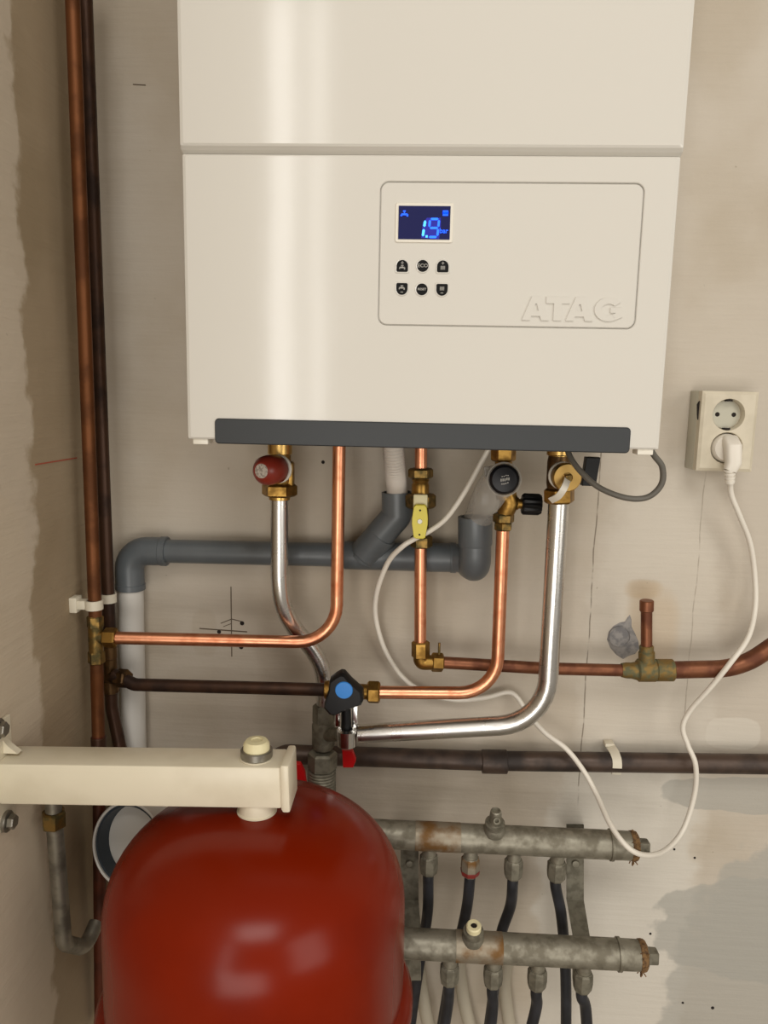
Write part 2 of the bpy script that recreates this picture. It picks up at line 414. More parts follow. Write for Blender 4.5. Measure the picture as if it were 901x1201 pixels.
# ================================================================== BOILER
BX0, BZ0, BYF, BW, BH = -0.2228, 1.4497, 0.716, 0.44, 0.2585
BX1 = BX0+BW
BSO = W-BYF
boiler = thing('wall_boiler', 'large white wall-hung boiler with blue digital display above the pipes', 'boiler', (BX0+BW/2, W, BZ0))
def fx(px, py): return P(px, py, BSO).x
def fz(px, py): return P(px, py, BSO).z
def L3(poly, y): return [V(p[0], y, p[1]) for p in poly]
px0, px1 = fx(444.5, 300), fx(751, 300); pz1, pz0 = fz(600, 213.5), fz(600, 384)
zt = BZ0+BH-0.004
gr = 0.0011
lw = [L3(rrect(px0+gr+.0004, px1-gr-.0004, pz0+gr+.0004, pz1-gr-.0004, 0.0068), BYF),
      L3(rrect(px0+gr, px1-gr, pz0+gr, pz1-gr, 0.007), BYF+0.0005),
      L3(rrect(px0+gr, px1-gr, pz0+gr, pz1-gr, 0.007), BYF+0.003),
      L3(rrect(px0, px1, pz0, pz1, 0.008), BYF+0.003),
      L3(rrect(px0, px1, pz0, pz1, 0.008), BYF+0.0006),
      L3(rrect(px0-.0006, px1+.0006, pz0-.0006, pz1+.0006, 0.0086), BYF),
      L3(rrect(BX0+0.004, BX1-0.004, BZ0+0.002, zt-0.002, 0.0015), BYF),
      L3(rrect(BX0+0.0012, BX1-0.0012, BZ0+0.0006, zt-0.0006, 0.0015), BYF+0.0012),
      L3(rrect(BX0, BX1, BZ0, zt, 0.0015), BYF+0.004),
      L3(rrect(BX0, BX1, BZ0, zt, 0.0015), W-0.012)]
lower = mesh('lower_cover', loops(lw, close_first=True), 'boiler', boiler, angle=12)
# upper cover, a few mm proud, with a sloping lip over the lower cover
YU = BYF-0.0055; zb = BZ0+BH; ztop = BZ0+0.70
uw = [L3(rrect(BX0+0.004, BX1-0.004, zb+0.003, ztop-0.003, 0.0015), YU),
      L3(rrect(BX0+0.001, BX1-0.001, zb+0.0012, ztop-0.001, 0.0015), YU+0.0012),
      L3(rrect(BX0, BX1, zb-0.0015, ztop, 0.0015), YU+0.0045),
      L3(rrect(BX0, BX1, zb-0.004, ztop, 0.0015), BYF+0.004),
      L3(rrect(BX0, BX1, zb-0.004, ztop, 0.0015), W-0.012)]
mesh('upper_cover', loops(uw, close_first=True), 'boiler', boiler, angle=12)
# charcoal trim along the bottom edge
tx0, tx1 = fx(252.5, 505), fx(739, 515); tz1 = fz(252, 490.5); tz0 = BZ0-0.0035
tr = [L3(rrect(tx0+.001, tx1-.001, tz0+.001, tz1-.001, 0.003), BYF-0.0022), L3(rrect(tx0, tx1, tz0, tz1, 0.004), BYF-0.0012),
      L3(rrect(tx0, tx1, tz0, tz1, 0.004), BYF+0.012)]
mesh('bottom_trim', loops(tr, close_first=True), 'boiler_dark', boiler, 'charcoal strip along the bottom edge')
for px in (234, 759):
    x = fx(px, 520)
    mesh('cover_latch', box((x, BYF+0.012, BZ0-0.002), (0.0145, 0.018, 0.006), 0.001), 'white_plastic', boiler)
mesh('pipe_plate', box((BX0+BW/2, W-0.10, BZ0-0.0005), (BW-0.02, 0.17, 0.002)), 'boiler_dark', boiler)
# display
dx0, dx1, dz1, dz0 = fx(467.5, 262), fx(528, 262), fz(497, 242), fz(497, 281)
YP = BYF
fr = 0.0028
rim = [L3(rrect(dx0-fr, dx1+fr, dz0-fr, dz1+fr, 0.002), YP+0.0005), L3(rrect(dx0-fr, dx1+fr, dz0-fr, dz1+fr, 0.002), YP-0.0006),
       L3(rrect(dx0-fr+.0006, dx1+fr-.0006, dz0-fr+.0006, dz1+fr-.0006, 0.0015), YP-0.0012),
       L3(rrect(dx0, dx1, dz0, dz1, 0.0004), YP-0.0008)]
mesh('display_frame', loops(rim, close_last=True), 'white_plastic', boiler)
disp = mesh('display', box(((dx0+dx1)/2, YP-0.0011, (dz0+dz1)/2), (dx1-dx0, 0.0012, dz1-dz0)), 'screen', boiler, 'dark blue digital display reading 1.9 bar')
YS = YP-0.0024
ppm = (dx1-dx0)/60.5                        # metres per photo pixel on the display
def dpt(px, py): return fx(px, py), fz(px, py)
def flat(polys, y=YS, t=0.0004):
    g = []
    for poly in polys:
        k = len(poly); vs = [V(p[0], y, p[1]) for p in poly]+[V(p[0], y+t, p[1]) for p in poly]
        g.append((vs, [tuple(range(k)), tuple(reversed(range(k, 2*k)))]+[(j, (j+1) % k, (j+1) % k+k, j+k) for j in range(k)]))
    return join(*g)
def seg(ax, ay, bx, by, w):
    A = Vector(dpt(ax, ay)); B = Vector(dpt(bx, by)); d = (B-A).normalized(); n = Vector((-d.y, d.x))*w*ppm; e = d*w*ppm
    return [tuple(A), tuple(A+e+n), tuple(B-e+n), tuple(B), tuple(B-e-n), tuple(A+e-n)]
def box2(px0_, py0_, px1_, py1_):
    a = dpt(px0_, py0_); b = dpt(px1_, py1_)
    return [(a[0], a[1]), (b[0], a[1]), (b[0], b[1]), (a[0], b[1])]
mesh('lit_backing', flat([[dpt(494, 279.5), dpt(496, 262), dpt(501, 256), dpt(517, 256), dpt(517, 268), dpt(515, 281)]], YS+0.0003), 'seg_glow', disp)
mesh('digit', flat([seg(499, 259, 497.6, 267, 1.5), seg(497.3, 269, 496, 278, 1.5), box2(499.2, 276.5, 501.8, 279.2)]), 'seg_bright', disp)
mesh('digit', flat([seg(505, 257.5, 514.5, 257.5, 1.3), seg(504.4, 258.5, 503.6, 267, 1.3), seg(515, 258.5, 514.2, 267, 1.3), seg(504, 268, 514, 268, 1.3), seg(514, 269, 513, 277.5, 1.3), seg(503, 278.5, 512.5, 278.5, 1.3)]), 'seg_blue', disp)
mesh('tap_icon', flat([box2(471, 251, 478, 253), box2(473, 247.5, 476, 249), box2(474, 249, 475, 251), box2(477, 252, 479, 254.5), box2(470, 252.5, 472, 254)]), 'seg_icon', disp)
mesh('radiator_icon', flat([box2(519.6+i*1.6, 247.5, 520.8+i*1.6, 253.8) for i in range(4)]+[box2(519.6, 249, 525.6, 252)]), 'seg_icon', disp)
def text(body, name, size, loc, parent, material, extr=0.0002, sx=1.0, offset=0.0, align='CENTER'):
    cu = bpy.data.curves.new(name, 'FONT'); cu.body = body; cu.size = size; cu.extrude = extr; cu.offset = offset
    cu.align_x = align; cu.align_y = 'CENTER'; cu.resolution_u = 3
    to = bpy.data.objects.new(name+'_curve', cu); C.objects.link(to)
    dg = bpy.context.evaluated_depsgraph_get(); me = bpy.data.meshes.new_from_object(to.evaluated_get(dg))
    vs = [V(loc[0]+v.co.x*sx, loc[1]-v.co.z, loc[2]+v.co.y) for v in me.vertices]; fs = [tuple(p.vertices) for p in me.polygons]
    bpy.data.objects.remove(to)
    return mesh(name, (vs, fs), material, parent)
bx, bz = dpt(520.5, 271.5)
text('bar', 'unit_lettering', 0.0058, (bx, YS, bz), disp, 'seg_icon', offset=0.0001)
# buttons
br = 6.7*ppm
def bshape(kind, r):
    if kind == 'o': return [(r*math.cos(R_(a)), r*math.sin(R_(a))) for a in range(0, 360, 15)]
    arch = [(r*math.cos(R_(a)), r*math.sin(R_(a))) for a in range(0, 181, 15)]+[(-r, -r*0.85), (-r*0.8, -r), (r*0.8, -r), (r, -r*0.85)]
    return arch if kind == 'n' else [(-p[0], -p[1]) for p in arch]
UX, UZ, NY = V(1, 0, 0), V(0, 0, 1), V(0, -1, 0)
for (px, py, kind, sym) in ((472, 312, 'n', 'tap+'), (496, 312, 'o', 'ECO'), (519.5, 312.5, 'n', 'rad+'), (471.5, 339, 'u', 'tap-'), (495, 339.5, 'o', 'RESET'), (518.5, 340, 'u', 'rad-')):
    o = V(fx(px, py), YP, fz(px, py))
    b = mesh('button', prism(bshape(kind, br), o, UX, UZ, NY, 0.0016, 0.0004), 'button', boiler, {'tap+': 'black arched tap plus button', 'ECO': 'round black ECO button', 'rad+': 'black arched radiator plus button', 'tap-': 'black tap minus button', 'RESET': 'round black RESET button', 'rad-': 'black radiator minus button'}[sym])
    mesh('button_rim', loops([[o+UX*p[0]+UZ*p[1]+NY*h for p in bshape(kind, br*s)] for (s, h) in ((1.0, 0.0002), (1.02, 0.0008), (1.2, 0.0007), (1.28, 0.0))], close_last=False), 'boiler', boiler)
    y = YP-0.00185
    if sym in ('ECO', 'RESET'):
        text(sym, 'button_lettering', 0.0042 if sym == 'ECO' else 0.0027, (o.x, y, o.z), b, 'symbol', 0.0001, 1.1, 0.00005)
    else:
        q = ppm; s = 1 if sym[-1] == '+' else -1; g = []
        def rc(x0, z0, x1, z1): g.append([(o.x+x0*q, o.z+z0*q), (o.x+x1*q, o.z+z0*q), (o.x+x1*q, o.z+z1*q), (o.x+x0*q, o.z+z1*q)])
        if s > 0: rc(-1.6, 3.0, 1.6, 3.8); rc(-0.4, 1.8, 0.4, 5.0); zo = -2
        else: rc(-1.6, -4.2, 1.6, -3.4); zo = 1.2
        if sym[:3] == 'tap': rc(-3, zo-0.8, 2.6, zo+0.8); rc(-0.5, zo+0.8, 0.5, zo+2.4); rc(-1.6, zo+2, 1.6, zo+2.8); rc(2, zo-2.2, 3.4, zo); rc(-3.6, zo-1.8, -2.6, zo)
        else:
            for k in range(4): rc(-2.6+k*1.4, zo-2, -1.6+k*1.4, zo+2.2)
            rc(-2.6, zo-1.4, 2.6, zo-0.6); rc(-2.6, zo+0.8, 2.6, zo+1.6)
        mesh('button_symbol', flat(g, y, 0.0003), 'symbol', b)
# raised lettering on the panel flap
gx0, gz0 = fx(612, 376), fz(612, 375.5); gx1 = fx(730, 376); gh = fz(640, 348)-gz0; gw = gx1-gx0
def glyph(polys, x0, w):
    return [[(gx0+(x0+w*p[0])*gw, gz0+p[1]*gh) for p in poly] for poly in polys]
A_ = [[(0, 0), (.29, 0), (.34, .18), (.0612, .18)], [(.66, .18), (.71, 0), (1, 0), (.942, .18)], [(.0612, .18), (.942, .18), (.872, .4), (.136, .4)], [(.136, .4), (.40, .4), (.47, .7), (.238, .7)], [(.60, .4), (.872, .4), (.776, .7), (.53, .7)], [(.238, .7), (.776, .7), (.68, 1), (.34, 1)]]
T_ = [[(0, .72), (1, .72), (1, 1), (0, 1)], [(.33, 0), (.67, 0), (.67, .72), (.33, .72)]]
def arcp(a0, a1, n, ro=(0.5, 0.5), ri=(0.25, 0.24)):
    out = []
    for k in range(n):
        t0, t1 = R_(a0+(a1-a0)*k/n), R_(a0+(a1-a0)*(k+1)/n)
        out.append([(.5+ro[0]*math.cos(t0), .5+ro[1]*math.sin(t0)), (.5+ro[0]*math.cos(t1), .5+ro[1]*math.sin(t1)), (.5+ri[0]*math.cos(t1), .5+ri[1]*math.sin(t1)), (.5+ri[0]*math.cos(t0), .5+ri[1]*math.sin(t0))])
    return out
G_ = arcp(38, 300, 14)+[[(.56, .36), (.75, .36), (.75, .58), (.56, .58)], [(.75, .067), (1.0, .2), (1.0, .58), (.75, .58)], [(.625, .283), (.75, .067), (.75, .36), (.66, .3)]]
for ch, polys, x0, w in (('A', A_, 0.0, .27), ('T', T_, .235, .235), ('A', A_, .435, .27), ('G', G_, .715, .285)):
    mesh('raised_letter', flat(glyph(polys, x0, w), BYF-0.0014, 0.002), 'boiler', boiler)

# ================================================================== EXPANSION VESSEL AND ITS BRACKET
BARSO = 0.275; bt = 0.02
zbt, zbb = P(150, 898.5, BARSO+bt).z, P(150, 946.5, BARSO+bt).z
zbc = (zbt+zbb)/2; bh = (zbt-zbb)
TILT = R_(-1.9)                             # the bar rises slightly away from the wall it is fixed to
def tb(g):
    m_ = Matrix.Rotation(TILT, 3, 'Y'); o_ = V(P(150, 920, BARSO).x, W-BARSO, zbc)
    return [o_+m_ @ (Vector(v)-o_) for v in g[0]], g[1]
xe = P(330, 920, BARSO+bt).x
YB = W-BARSO
bracket = thing('vessel_bracket', 'cream white square steel bar holding the red vessel', 'bracket', (LW, YB, zbb))
mesh('bar', tb(box(((LW+0.003+xe)/2, YB, zbc), (xe-LW-0.003, bt*2, bh), 0.0025)), 'bar', bracket)
xc1 = P(340, 920, BARSO+bt).x
mesh('end_cap', tb(join(box(((xe+xc1)/2, YB, zbc), (xc1-xe, bt*2+0.004, bh+0.006), 0.0022), box((xe+0.002, YB, zbc), (0.005, bt*2+0.002, bh+0.002), 0.001))), 'bar', bracket, 'white plastic cap on the end of the bar')
mesh('wall_plate', box((LW+0.002, YB-0.045, zbc), (0.004, 0.11, 0.11), 0.001), 'bar', bracket)
gus = [(0, 0), (0.018, 0), (0.008, 0.008), (0, 0.02)]
mesh('gusset', prism(gus, V(LW, YB-0.006, zbt), V(1, 0, 0), V(0, 0, 1), V(0, 1, 0), 0.008), 'bar', bracket)
for (px, py) in ((-9, 855), (2, 963)):
    q = PL(px, py)
    w_ = mesh('bolt', join(cyl(q, q+V(0.0075, 0, 0), 0.0105, n=20, ch=0.0006), hexnut(q+V(0.0075, 0, 0), q+V(0.014, 0, 0), 0.0075)), 'washer', bracket)
# nut on top of the bar
xv = P(301, 880, BARSO).x
zup = -math.sin(TILT)*(xv-P(150, 920, BARSO).x)
zbt += zup; zbb += zup
q = V(xv, YB, zbt)
mesh('washer', join(cyl(q, q+V(0, 0, 0.0012), 0.0165, ch=0.0004)), 'bar', bracket)
mesh('lock_ring', lathe(q+V(0, 0, 0.0012), V(0, 0, 1), [(0, 0), (0, 0.0148), (0.0008, 0.0155), (0.007, 0.0155), (0.0078, 0.0145), (0.0078, 0)], 30), 'washer', bracket, 'grey metal ring under the cap')
mesh('screw_cap', lathe(q+V(0, 0, 0.009), V(0, 0, 1), [(0, 0), (0, 0.0128), (0.0055, 0.0126), (0.0085, 0.0105), (0.0092, 0.006), (0.008, 0.0052), (0.0078, 0)], 30), 'cream', bracket, 'cream domed cap on the bar')
# vessel
VR = 0.1475
apex = zbb-0.013
vessel = thing('expansion_vessel', 'big glossy red round expansion vessel hanging from the white bar', 'expansion vessel', (xv, YB, apex-0.36))
prof = [(0.0, 0.0)]
Hd = 0.104
for k in range(1, 25):
    t = math.pi/2*k/24
    rr = VR*math.sin(t)**0.82; hh = Hd*(1-max(0.0, math.cos(t))**0.82)
    prof.append((hh, rr))
flz = 0.205
top = prof+[(flz-0.006, VR+0.0005), (flz, VR+0.001), (flz, 0)]
mesh('upper_shell', lathe(V(xv, YB, apex), V(0, 0, -1), top, 72), 'vessel', vessel, angle=50)
mesh('clamp_flange', lathe(V(xv, YB, apex-flz+0.010), V(0, 0, -1), [(-0.008, VR), (-0.004, VR+0.006), (0.004, VR+0.0105), (0.013, VR+0.0105), (0.018, VR+0.006), (0.02, VR)], 72), 'vessel', vessel)
low = [(0, VR-0.001), (0.05, VR)]+[(0.05+0.1*math.sin(math.pi/2*k/12), VR*math.cos(math.pi/2*k/12)**0.8 if k < 12 else 0) for k in range(1, 13)]
mesh('lower_shell', lathe(V(xv, YB, apex-flz-0.008), V(0, 0, -1), [(0, 0)]+low, 72), 'vessel', vessel)
mesh('collar', lathe(V(xv, YB, zbb), V(0, 0, -1), [(0, 0), (0, 0.0175), (0.012, 0.0178), (0.0125, 0.0195), (0.0165, 0.0195), (0.018, 0.0175), (0.018, 0)], 36), 'bar', vessel, 'white collar between bar and vessel')

# ================================================================== RISERS AT THE LEFT
SO1, SO2 = 0.115, 0.062
riser = thing('copper_riser', 'tall orange-brown copper riser pipe in the left corner, nearer one', 'pipe', P(115, 860, SO1))
r1 = 0.0076
def axis_pt(a, b, t): return a+(b-a)*t
pa, pb = P(83, -60, SO1), P(112.5, 740, SO1)
pc = P(118, 1195, SO1)
mesh('pipe', sweep([pa, pb, P(115.5, 862, SO1)], r1, 18), 'copper_riser', riser)
mesh('lower_pipe', sweep([P(115.5, 862, SO1), P(116, 900, SO1), pc], r1, 18), 'pipe_red', riser, 'dark red-brown lower length')
def on(px, py, so): return P(px, py, so)
def nut_on(a, b, r, name, m_, par, ph=0.2): return mesh(name, hexnut(a, b, r, ph), m_, par, angle=20)
nut_on(P(111.5, 722, SO1), P(112, 736, SO1), 0.0095, 'nut', 'brass_old', riser)
mesh('tee_body', join(cyl(P(112, 735, SO1), P(113, 765, SO1), 0.0086), cyl(P(112.5, 747, SO1), P(127, 748, SO1), 0.0078)), 'brass_old', riser)
nut_on(P(113, 763, SO1), P(113.5, 778, SO1), 0.0098, 'nut', 'brass_old', riser)
nut_on(P(122, 747.5, SO1-0.001), P(137, 748, SO1-0.001), 0.0118, 'nut', 'brass', riser)
mesh('coupling', cyl(P(115.5, 864, SO1), P(116.5, 900, SO1), 0.009, ch=0.001), 'pipe_dark', riser)

riser2 = thing('dark_riser', 'tall dark brown riser pipe behind the copper one in the corner', 'pipe', P(140, 870, SO2))
pa, pb = P(98, -60, SO2), P(129, 760, SO2)
mesh('pipe', tube([pa, pb, P(131, 830, SO2), P(146, 900, SO2), P(152, 1100, SO2)], 0.0078, 0.03, 18), 'pipe_dark', riser2)
mesh('tee_body', join(cyl(P(128, 757, SO2), P(128.8, 772, SO2), 0.0098, ch=0.001), cyl(P(129, 770, SO2), P(130, 800, SO2), 0.0088), cyl(P(129.5, 798, SO2), P(130, 812, SO2), 0.0105, ch=0.001), cyl(P(130, 793, SO2), P(142, 794, SO2+0.012), 0.0085)), 'bronze', riser2)
nut_on(P(138, 795, SO2+0.008), P(150, 796, SO2+0.014), 0.0115, 'nut', 'bronze', riser2)
# branch pipe to the stop valve
cold = thing('dark_branch_pipe', 'dark brown horizontal pipe running from the corner to the blue-topped valve', 'pipe', P(270, 806, 0.07))
mesh('pipe', tube([P(133, 791, SO2+0.010), P(158, 803, SO2+0.016), P(387, 809, 0.085)], 0.0079, 0.02, 18), 'pipe_dark', cold)
# clips
def clip(px, py, so, label, x1):
    t = thing('pipe_clip', label, 'pipe clip', PL(px, py), 'white pipe clips in the corner')
    c = P(x1, py+2, so); x0 = LW
    mesh('base', box((x0+0.0045, c.y, c.z), (0.009, 0.016, 0.018), 0.001), 'clip', t)
    g = join(lathe(c+V(0, 0, -0.0055), V(0, 0, 1), [(0, 0.0082), (0, 0.0102), (0.011, 0.0102), (0.011, 0.0082), (0, 0.0082)], 24), box(((x0+0.008+c.x-0.0095)/2, c.y, c.z), (max(0.004, c.x-0.0095-x0-0.006), 0.012, 0.0105), 0.001))
    mesh('ring', g, 'clip', t)
clip(92, 707, SO1, 'white plastic clip around the bright copper riser', 110.5)
clip(128, 699, SO2, 'white plastic clip around the dark riser', 127)

# ================================================================== GREY DRAIN
GS = 0.022
drain = thing('grey_drain_pipe', 'grey plastic drain pipe with elbow and branch across the wall', 'drain pipe', P(300, 650, GS))
mesh('pipe', cyl(P(180, 646, GS), P(548, 654, GS), 0.0150), 'pvc', drain)
mesh('elbow', sweep(fillet([P(153, 690, GS), P(151, 646, GS), P(196, 646.5, GS)], 0.03), 0.0182, 24), 'pvc', drain)
mesh('elbow_lip', cyl(P(189, 646.3, GS), P(196.5, 646.5, GS), 0.0190, ch=0.0006), 'pvc', drain)
mesh('elbow_lip', cyl(P(153, 684, GS), P(153, 691, GS), 0.0190, ch=0.0006), 'pvc', drain)
mesh('branch_body', cyl(P(404, 651, GS), P(498, 653.5, GS), 0.0178, ch=0.001), 'pvc', drain)
mesh('socket', join(cyl(P(500, 653.5, GS), P(534, 654, GS), 0.0182, ch=0.001), cyl(P(528, 654, GS), P(535, 654, GS), 0.0192, ch=0.0006)), 'pvc', drain)
br_ = [P(425, 653, GS+0.003), P(446, 627, 0.034), P(466, 604, 0.038), P(467, 592, 0.038)]
mesh('branch', sweep(fillet(br_, 0.012), 0.0182, 24), 'pvc', drain)
cu_ = P(466.5, 605, 0.038); cv_ = P(466, 577, 0.038)
mesh('branch_socket', lathe(cu_, cv_-cu_, [(0, 0.0165), (0.0006, 0.0192), ((cv_-cu_).length, 0.0192), ((cv_-cu_).length, 0.0168), (0.004, 0.0165), (0.004, 0)], 32), 'pvc', drain)
jc = P(449, 626, 0.034); jd = (P(466, 604, 0.038)-P(425, 653, GS)).normalized()
mesh('branch_collar', cyl(P(425, 653, GS+.003)+jd*0.004, jc, 0.0196, ch=0.0008), 'pvc', drain)
# upright cup at the right end
CS = 0.055
c1, c0_ = P(557.5, 606, CS), P(557.5, 664, CS)
mesh('cup_bend', sweep(fillet([P(557.5, 634, CS), P(557.5, 664, CS), P(553, 662, 0.015)], 0.022), 0.0192, 26), 'pvc', drain)
dd = (P(557.5, 640, CS)-c1)
mesh('cup', lathe(c1, dd, [(0.03, 0), (0.03, 0.017), (0, 0.0172), (0, 0.0206), (dd.length*0.93, 0.0206), (dd.length, 0.0195), (dd.length, 0)], 32), 'pvc', drain)
mesh('end_socket', join(cyl(P(532, 654, GS), P(552, 656, GS+0.012), 0.0178)), 'pvc', drain)

wpipe = thing('white_drain_pipe', 'white plastic downpipe below the grey elbow in the corner', 'drain pipe', P(157, 1100, GS))
mesh('pipe', cyl(P(153, 686, GS), P(163, 1180, GS), 0.0164), 'pvc_white', wpipe)

# corrugated hose into the branch socket
pts = catmull([V(P(460, 525, 0.075).x, W-0.075, BZ0), P(463, 548, 0.062), P(465.5, 570, 0.046), P(466.5, 596, 0.038)], 24)
rad = [0.0113 if i % 2 else 0.0128 for i in range(len(pts))]
mesh('corrugated_hose', sweep(pts, rad, 24), 'hose_white', None, 'white corrugated condensate hose dropping into the grey branch', 'hose', angle=20)

# ================================================================== PIPES UNDER THE BOILER
def topz(px, so): q = P(px, 525, so); q.z = BZ0-0.002; return q
# left copper
flow = thing('copper_pipe', 'bright copper pipe from the boiler bending left to the riser', 'pipe', P(395, 752, 0.09))
mesh('pipe', tube([topz(398, 0.085), P(394.5, 754, 0.085), P(134, 748, SO1-0.002)], 0.0075, 0.046, 20), 'copper', flow)
# left steel pipe with red-capped relief valve
sl = thing('bent_steel_pipe', 'shiny steel pipe below the red-capped valve bending behind the copper', 'pipe', P(380, 828, 0.05))
mesh('pipe', sweep(catmull([P(328, 578, 0.08), P(328, 640, 0.08), P(328.5, 685, 0.079), P(334, 715, 0.074), P(348, 740, 0.064), P(365, 760, 0.056), P(377, 782, 0.051), P(381, 806, 0.05), P(381, 832, 0.05)], 8), 0.0106, 22), 'steel', sl)
rv = thing('relief_valve', 'brass relief valve with red-brown knob below left side of boiler', 'valve', P(328, 580, 0.08))
s8 = 0.08
mesh('upper_nut', cyl(topz(328.5, s8), P(328.5, 533, s8), 0.0142, n=20, ch=0.001), 'brass_bright', rv)
mesh('body', join(cyl(P(328.5, 530, s8), P(329, 545, s8), 0.0125), lathe(P(329, 543, s8), V(0, 0, -1), [(0, 0), (0, 0.0125), (0.008, 0.014), (0.02, 0.0135), (0.027, 0.012), (0.027, 0)], 22), cyl(P(330, 552, s8), P(320, 551, s8+0.03), 0.0105), box(P(338, 556, s8), (0.014, 0.014, 0.03), 0.003)), 'brass', rv)
nut_on(P(328, 567, s8), P(328, 582, s8), 0.0208, 'lower_nut', 'brass', rv, 0.5)
mesh('sleeve', cyl(P(328, 581, s8), P(328, 586, s8), 0.0126, ch=0.0006), 'brass_bright', rv)
ca, cb = P(330, 549.5, s8+0.012), P(306, 552.5, s8+0.055)
cdv = (cb-ca).normalized(); cl = (cb-ca).length
mesh('knob_ring', cyl(ca+cdv*0.004, ca+cdv*0.008, 0.0165, ch=0.0006), 'white_plastic', rv, 'white ring behind the knob')
kn = mesh('knob', lathe(ca+cdv*0.010, cdv, [(0, 0), (0, 0.0145), (0.003, 0.0165), (0.018, 0.0170), (0.026, 0.016), (0.032, 0.0125), (0.0345, 0.0094), (0.034, 0)], 32), 'red_cap', rv, 'red-brown round knob')
mesh('label_disc', lathe(ca+cdv*0.0442, cdv, [(0, 0), (0, 0.0084), (0.0006, 0.0078), (0.0006, 0)], 24), 'label_silver', kn)
# right steel pipe with brass filling valve
s12 = 0.118
sr = thing('bent_steel_pipe', 'long shiny steel pipe on the right, bending left under the copper pipe', 'pipe', P(640, 860, s12))
mesh('pipe', tube([P(655.5, 588, s12), P(640, 848, s12), P(421.5, 860.5, 0.098)], 0.0113, 0.062, 24), 'steel', sr)
fv = thing('filling_valve', 'brass filling valve with round cap and white strap under boiler right', 'valve', P(655, 590, s12))
mesh('upper_nut', join(cyl(topz(656, s12), P(656, 534, s12), 0.0135, n=20, ch=0.001), cyl(P(656, 533, s12), P(656, 537, s12), 0.0105)), 'brass_bright', fv)
mesh('body', join(lathe(P(656, 535, s12), V(0, 0, -1), [(0, 0), (0, 0.0115), (0.006, 0.0125), (0.03, 0.0125), (0.037, 0.011), (0.037, 0)], 24), cyl(P(656, 557, s12), P(665, 560, s12+0.034), 0.0115)), 'bronze', fv)
nut_on(P(656, 572, s12), P(656, 590, s12), 0.0168, 'lower_nut', 'brass', fv, 0.45)
da, db = P(658, 557, s12+0.012), P(667.5, 561, s12+0.046)
ddv = (db-da).normalized()
mesh('seal_ring', cyl(da+ddv*0.004, da+ddv*0.009, 0.0152, ch=0.001), 'white_plastic', fv, 'white sealing ring behind the cap')
mesh('thread', cyl(da+ddv*0.008, da+ddv*0.018, 0.0135), 'bronze', fv)
cp = mesh('cap', lathe(da+ddv*0.018, ddv, [(0, 0), (0, 0.014), (0.001, 0.0152), (0.009, 0.0152), (0.0105, 0.014), (0.0105, 0.0055), (0.0095, 0.005), (0.0095, 0)], 36), 'brass_bright', fv, 'round bright brass cap')
e0 = da+ddv*0.027
mesh('square_end', lathe(e0, ddv, [(0, 0), (0, 0.0048), (0.006, 0.0048), (0.0068, 0.004), (0.0068, 0)], 4, phase=0.9), 'brass_old', cp)
st = catmull([e0+ddv*0.003, P(662, 572, s12+0.055), P(655, 582, s12+0.05), P(646, 587, s12+0.04)], 6)
def ribbon(path, wid, th, nrm):
    vs, fs = [], []
    for i, p in enumerate(path):
        a = path[max(i-1, 0)]; b = path[min(i+1, len(path)-1)]; t = (b-a).normalized(); s = t.cross(nrm).normalized()*wid; n_ = s.cross(t).normalized()*th
        vs += [p+s+n_, p-s+n_, p-s-n_, p+s-n_]
        if i:
            o = 4*(i-1); fs += [(o+k, o+(k+1) % 4, o+4+(k+1) % 4, o+4+k) for k in range(4)]
    fs.append((0, 1, 2, 3)); o = 4*(len(path)-1); fs.append((o, o+1, o+2, o+3)); return vs, fs
mesh('strap', ribbon(st, 0.0035, 0.0009, V(0, -1, 0)), 'white_plastic', fv, 'short white plastic strap')
# black tab and grey cable under the right end
q = P(691, 552, 0.06)
tab = mesh('cable_tab', prism([(-0.0095, -0.0165), (0.006, -0.0165), (0.0095, 0.0165), (-0.0065, 0.0165)], q, UX, UZ, NY, 0.014, 0.001), 'black', None, 'small black plastic tab behind the grey cable', 'tab')
gc = catmull([topz(662, 0.15)+V(0, 0, 0.01), P(668, 534, 0.165), P(684, 556, 0.18), P(705, 573, 0.19), P(735, 584, 0.2), P(760, 583, 0.205), P(776, 568, 0.21), P(777, 548, 0.215), P(768, 535, 0.22), V(P(763, 528, 0.225).x, W-0.225, BZ0-0.001)], 8)
mesh('grey_cable', sweep(gc, 0.0030, 12), 'cable_grey', None, 'grey cable looping under the right corner of the boiler', 'cable')

# ================================================================== GAS LINE
g6 = 0.06
gas = thing('gas_pipe', 'copper gas pipe dropping through the yellow cock to the elbow', 'pipe', P(492, 775, g6))
mesh('pipe', cyl(topz(493.5, g6), P(493, 760, g6), 0.0073, n=20), 'copper', gas)
nut_on(P(493.5, 752, g6), P(493.5, 771, g6), 0.0112, 'nut', 'brass', gas, 0.5)
mesh('elbow', sweep(fillet([P(493.5, 768, g6), P(493.5, 777, g6), P(512, 777, g6-0.004)], 0.01), 0.0092, 20), 'brass', gas)
nut_on(P(506, 776.5, g6-0.003), P(520, 777, g6-0.005), 0.0118, 'nut', 'brass', gas, 0.3)
mesh('grub_screw', cyl(P(515, 768, g6-0.004), P(515.5, 754, g6-0.004), 0.0016, n=10), 'brass_old', gas)
cock = thing('gas_cock', 'brass gas cock with yellow handle on the copper pipe', 'valve', P(493, 640, g6))
nut_on(P(493.5, 549, g6), P(493.5, 561, g6), 0.0148, 'upper_nut', 'brass_old', cock, 0.5)
mesh('neck', lathe(P(493.5, 560, g6), V(0, 0, -1), [(0, 0), (0, 0.0092), (0.003, 0.0105), (0.006, 0.0092), (0.009, 0.0105), (0.02, 0.0105), (0.021, 0)], 20), 'brass', cock)
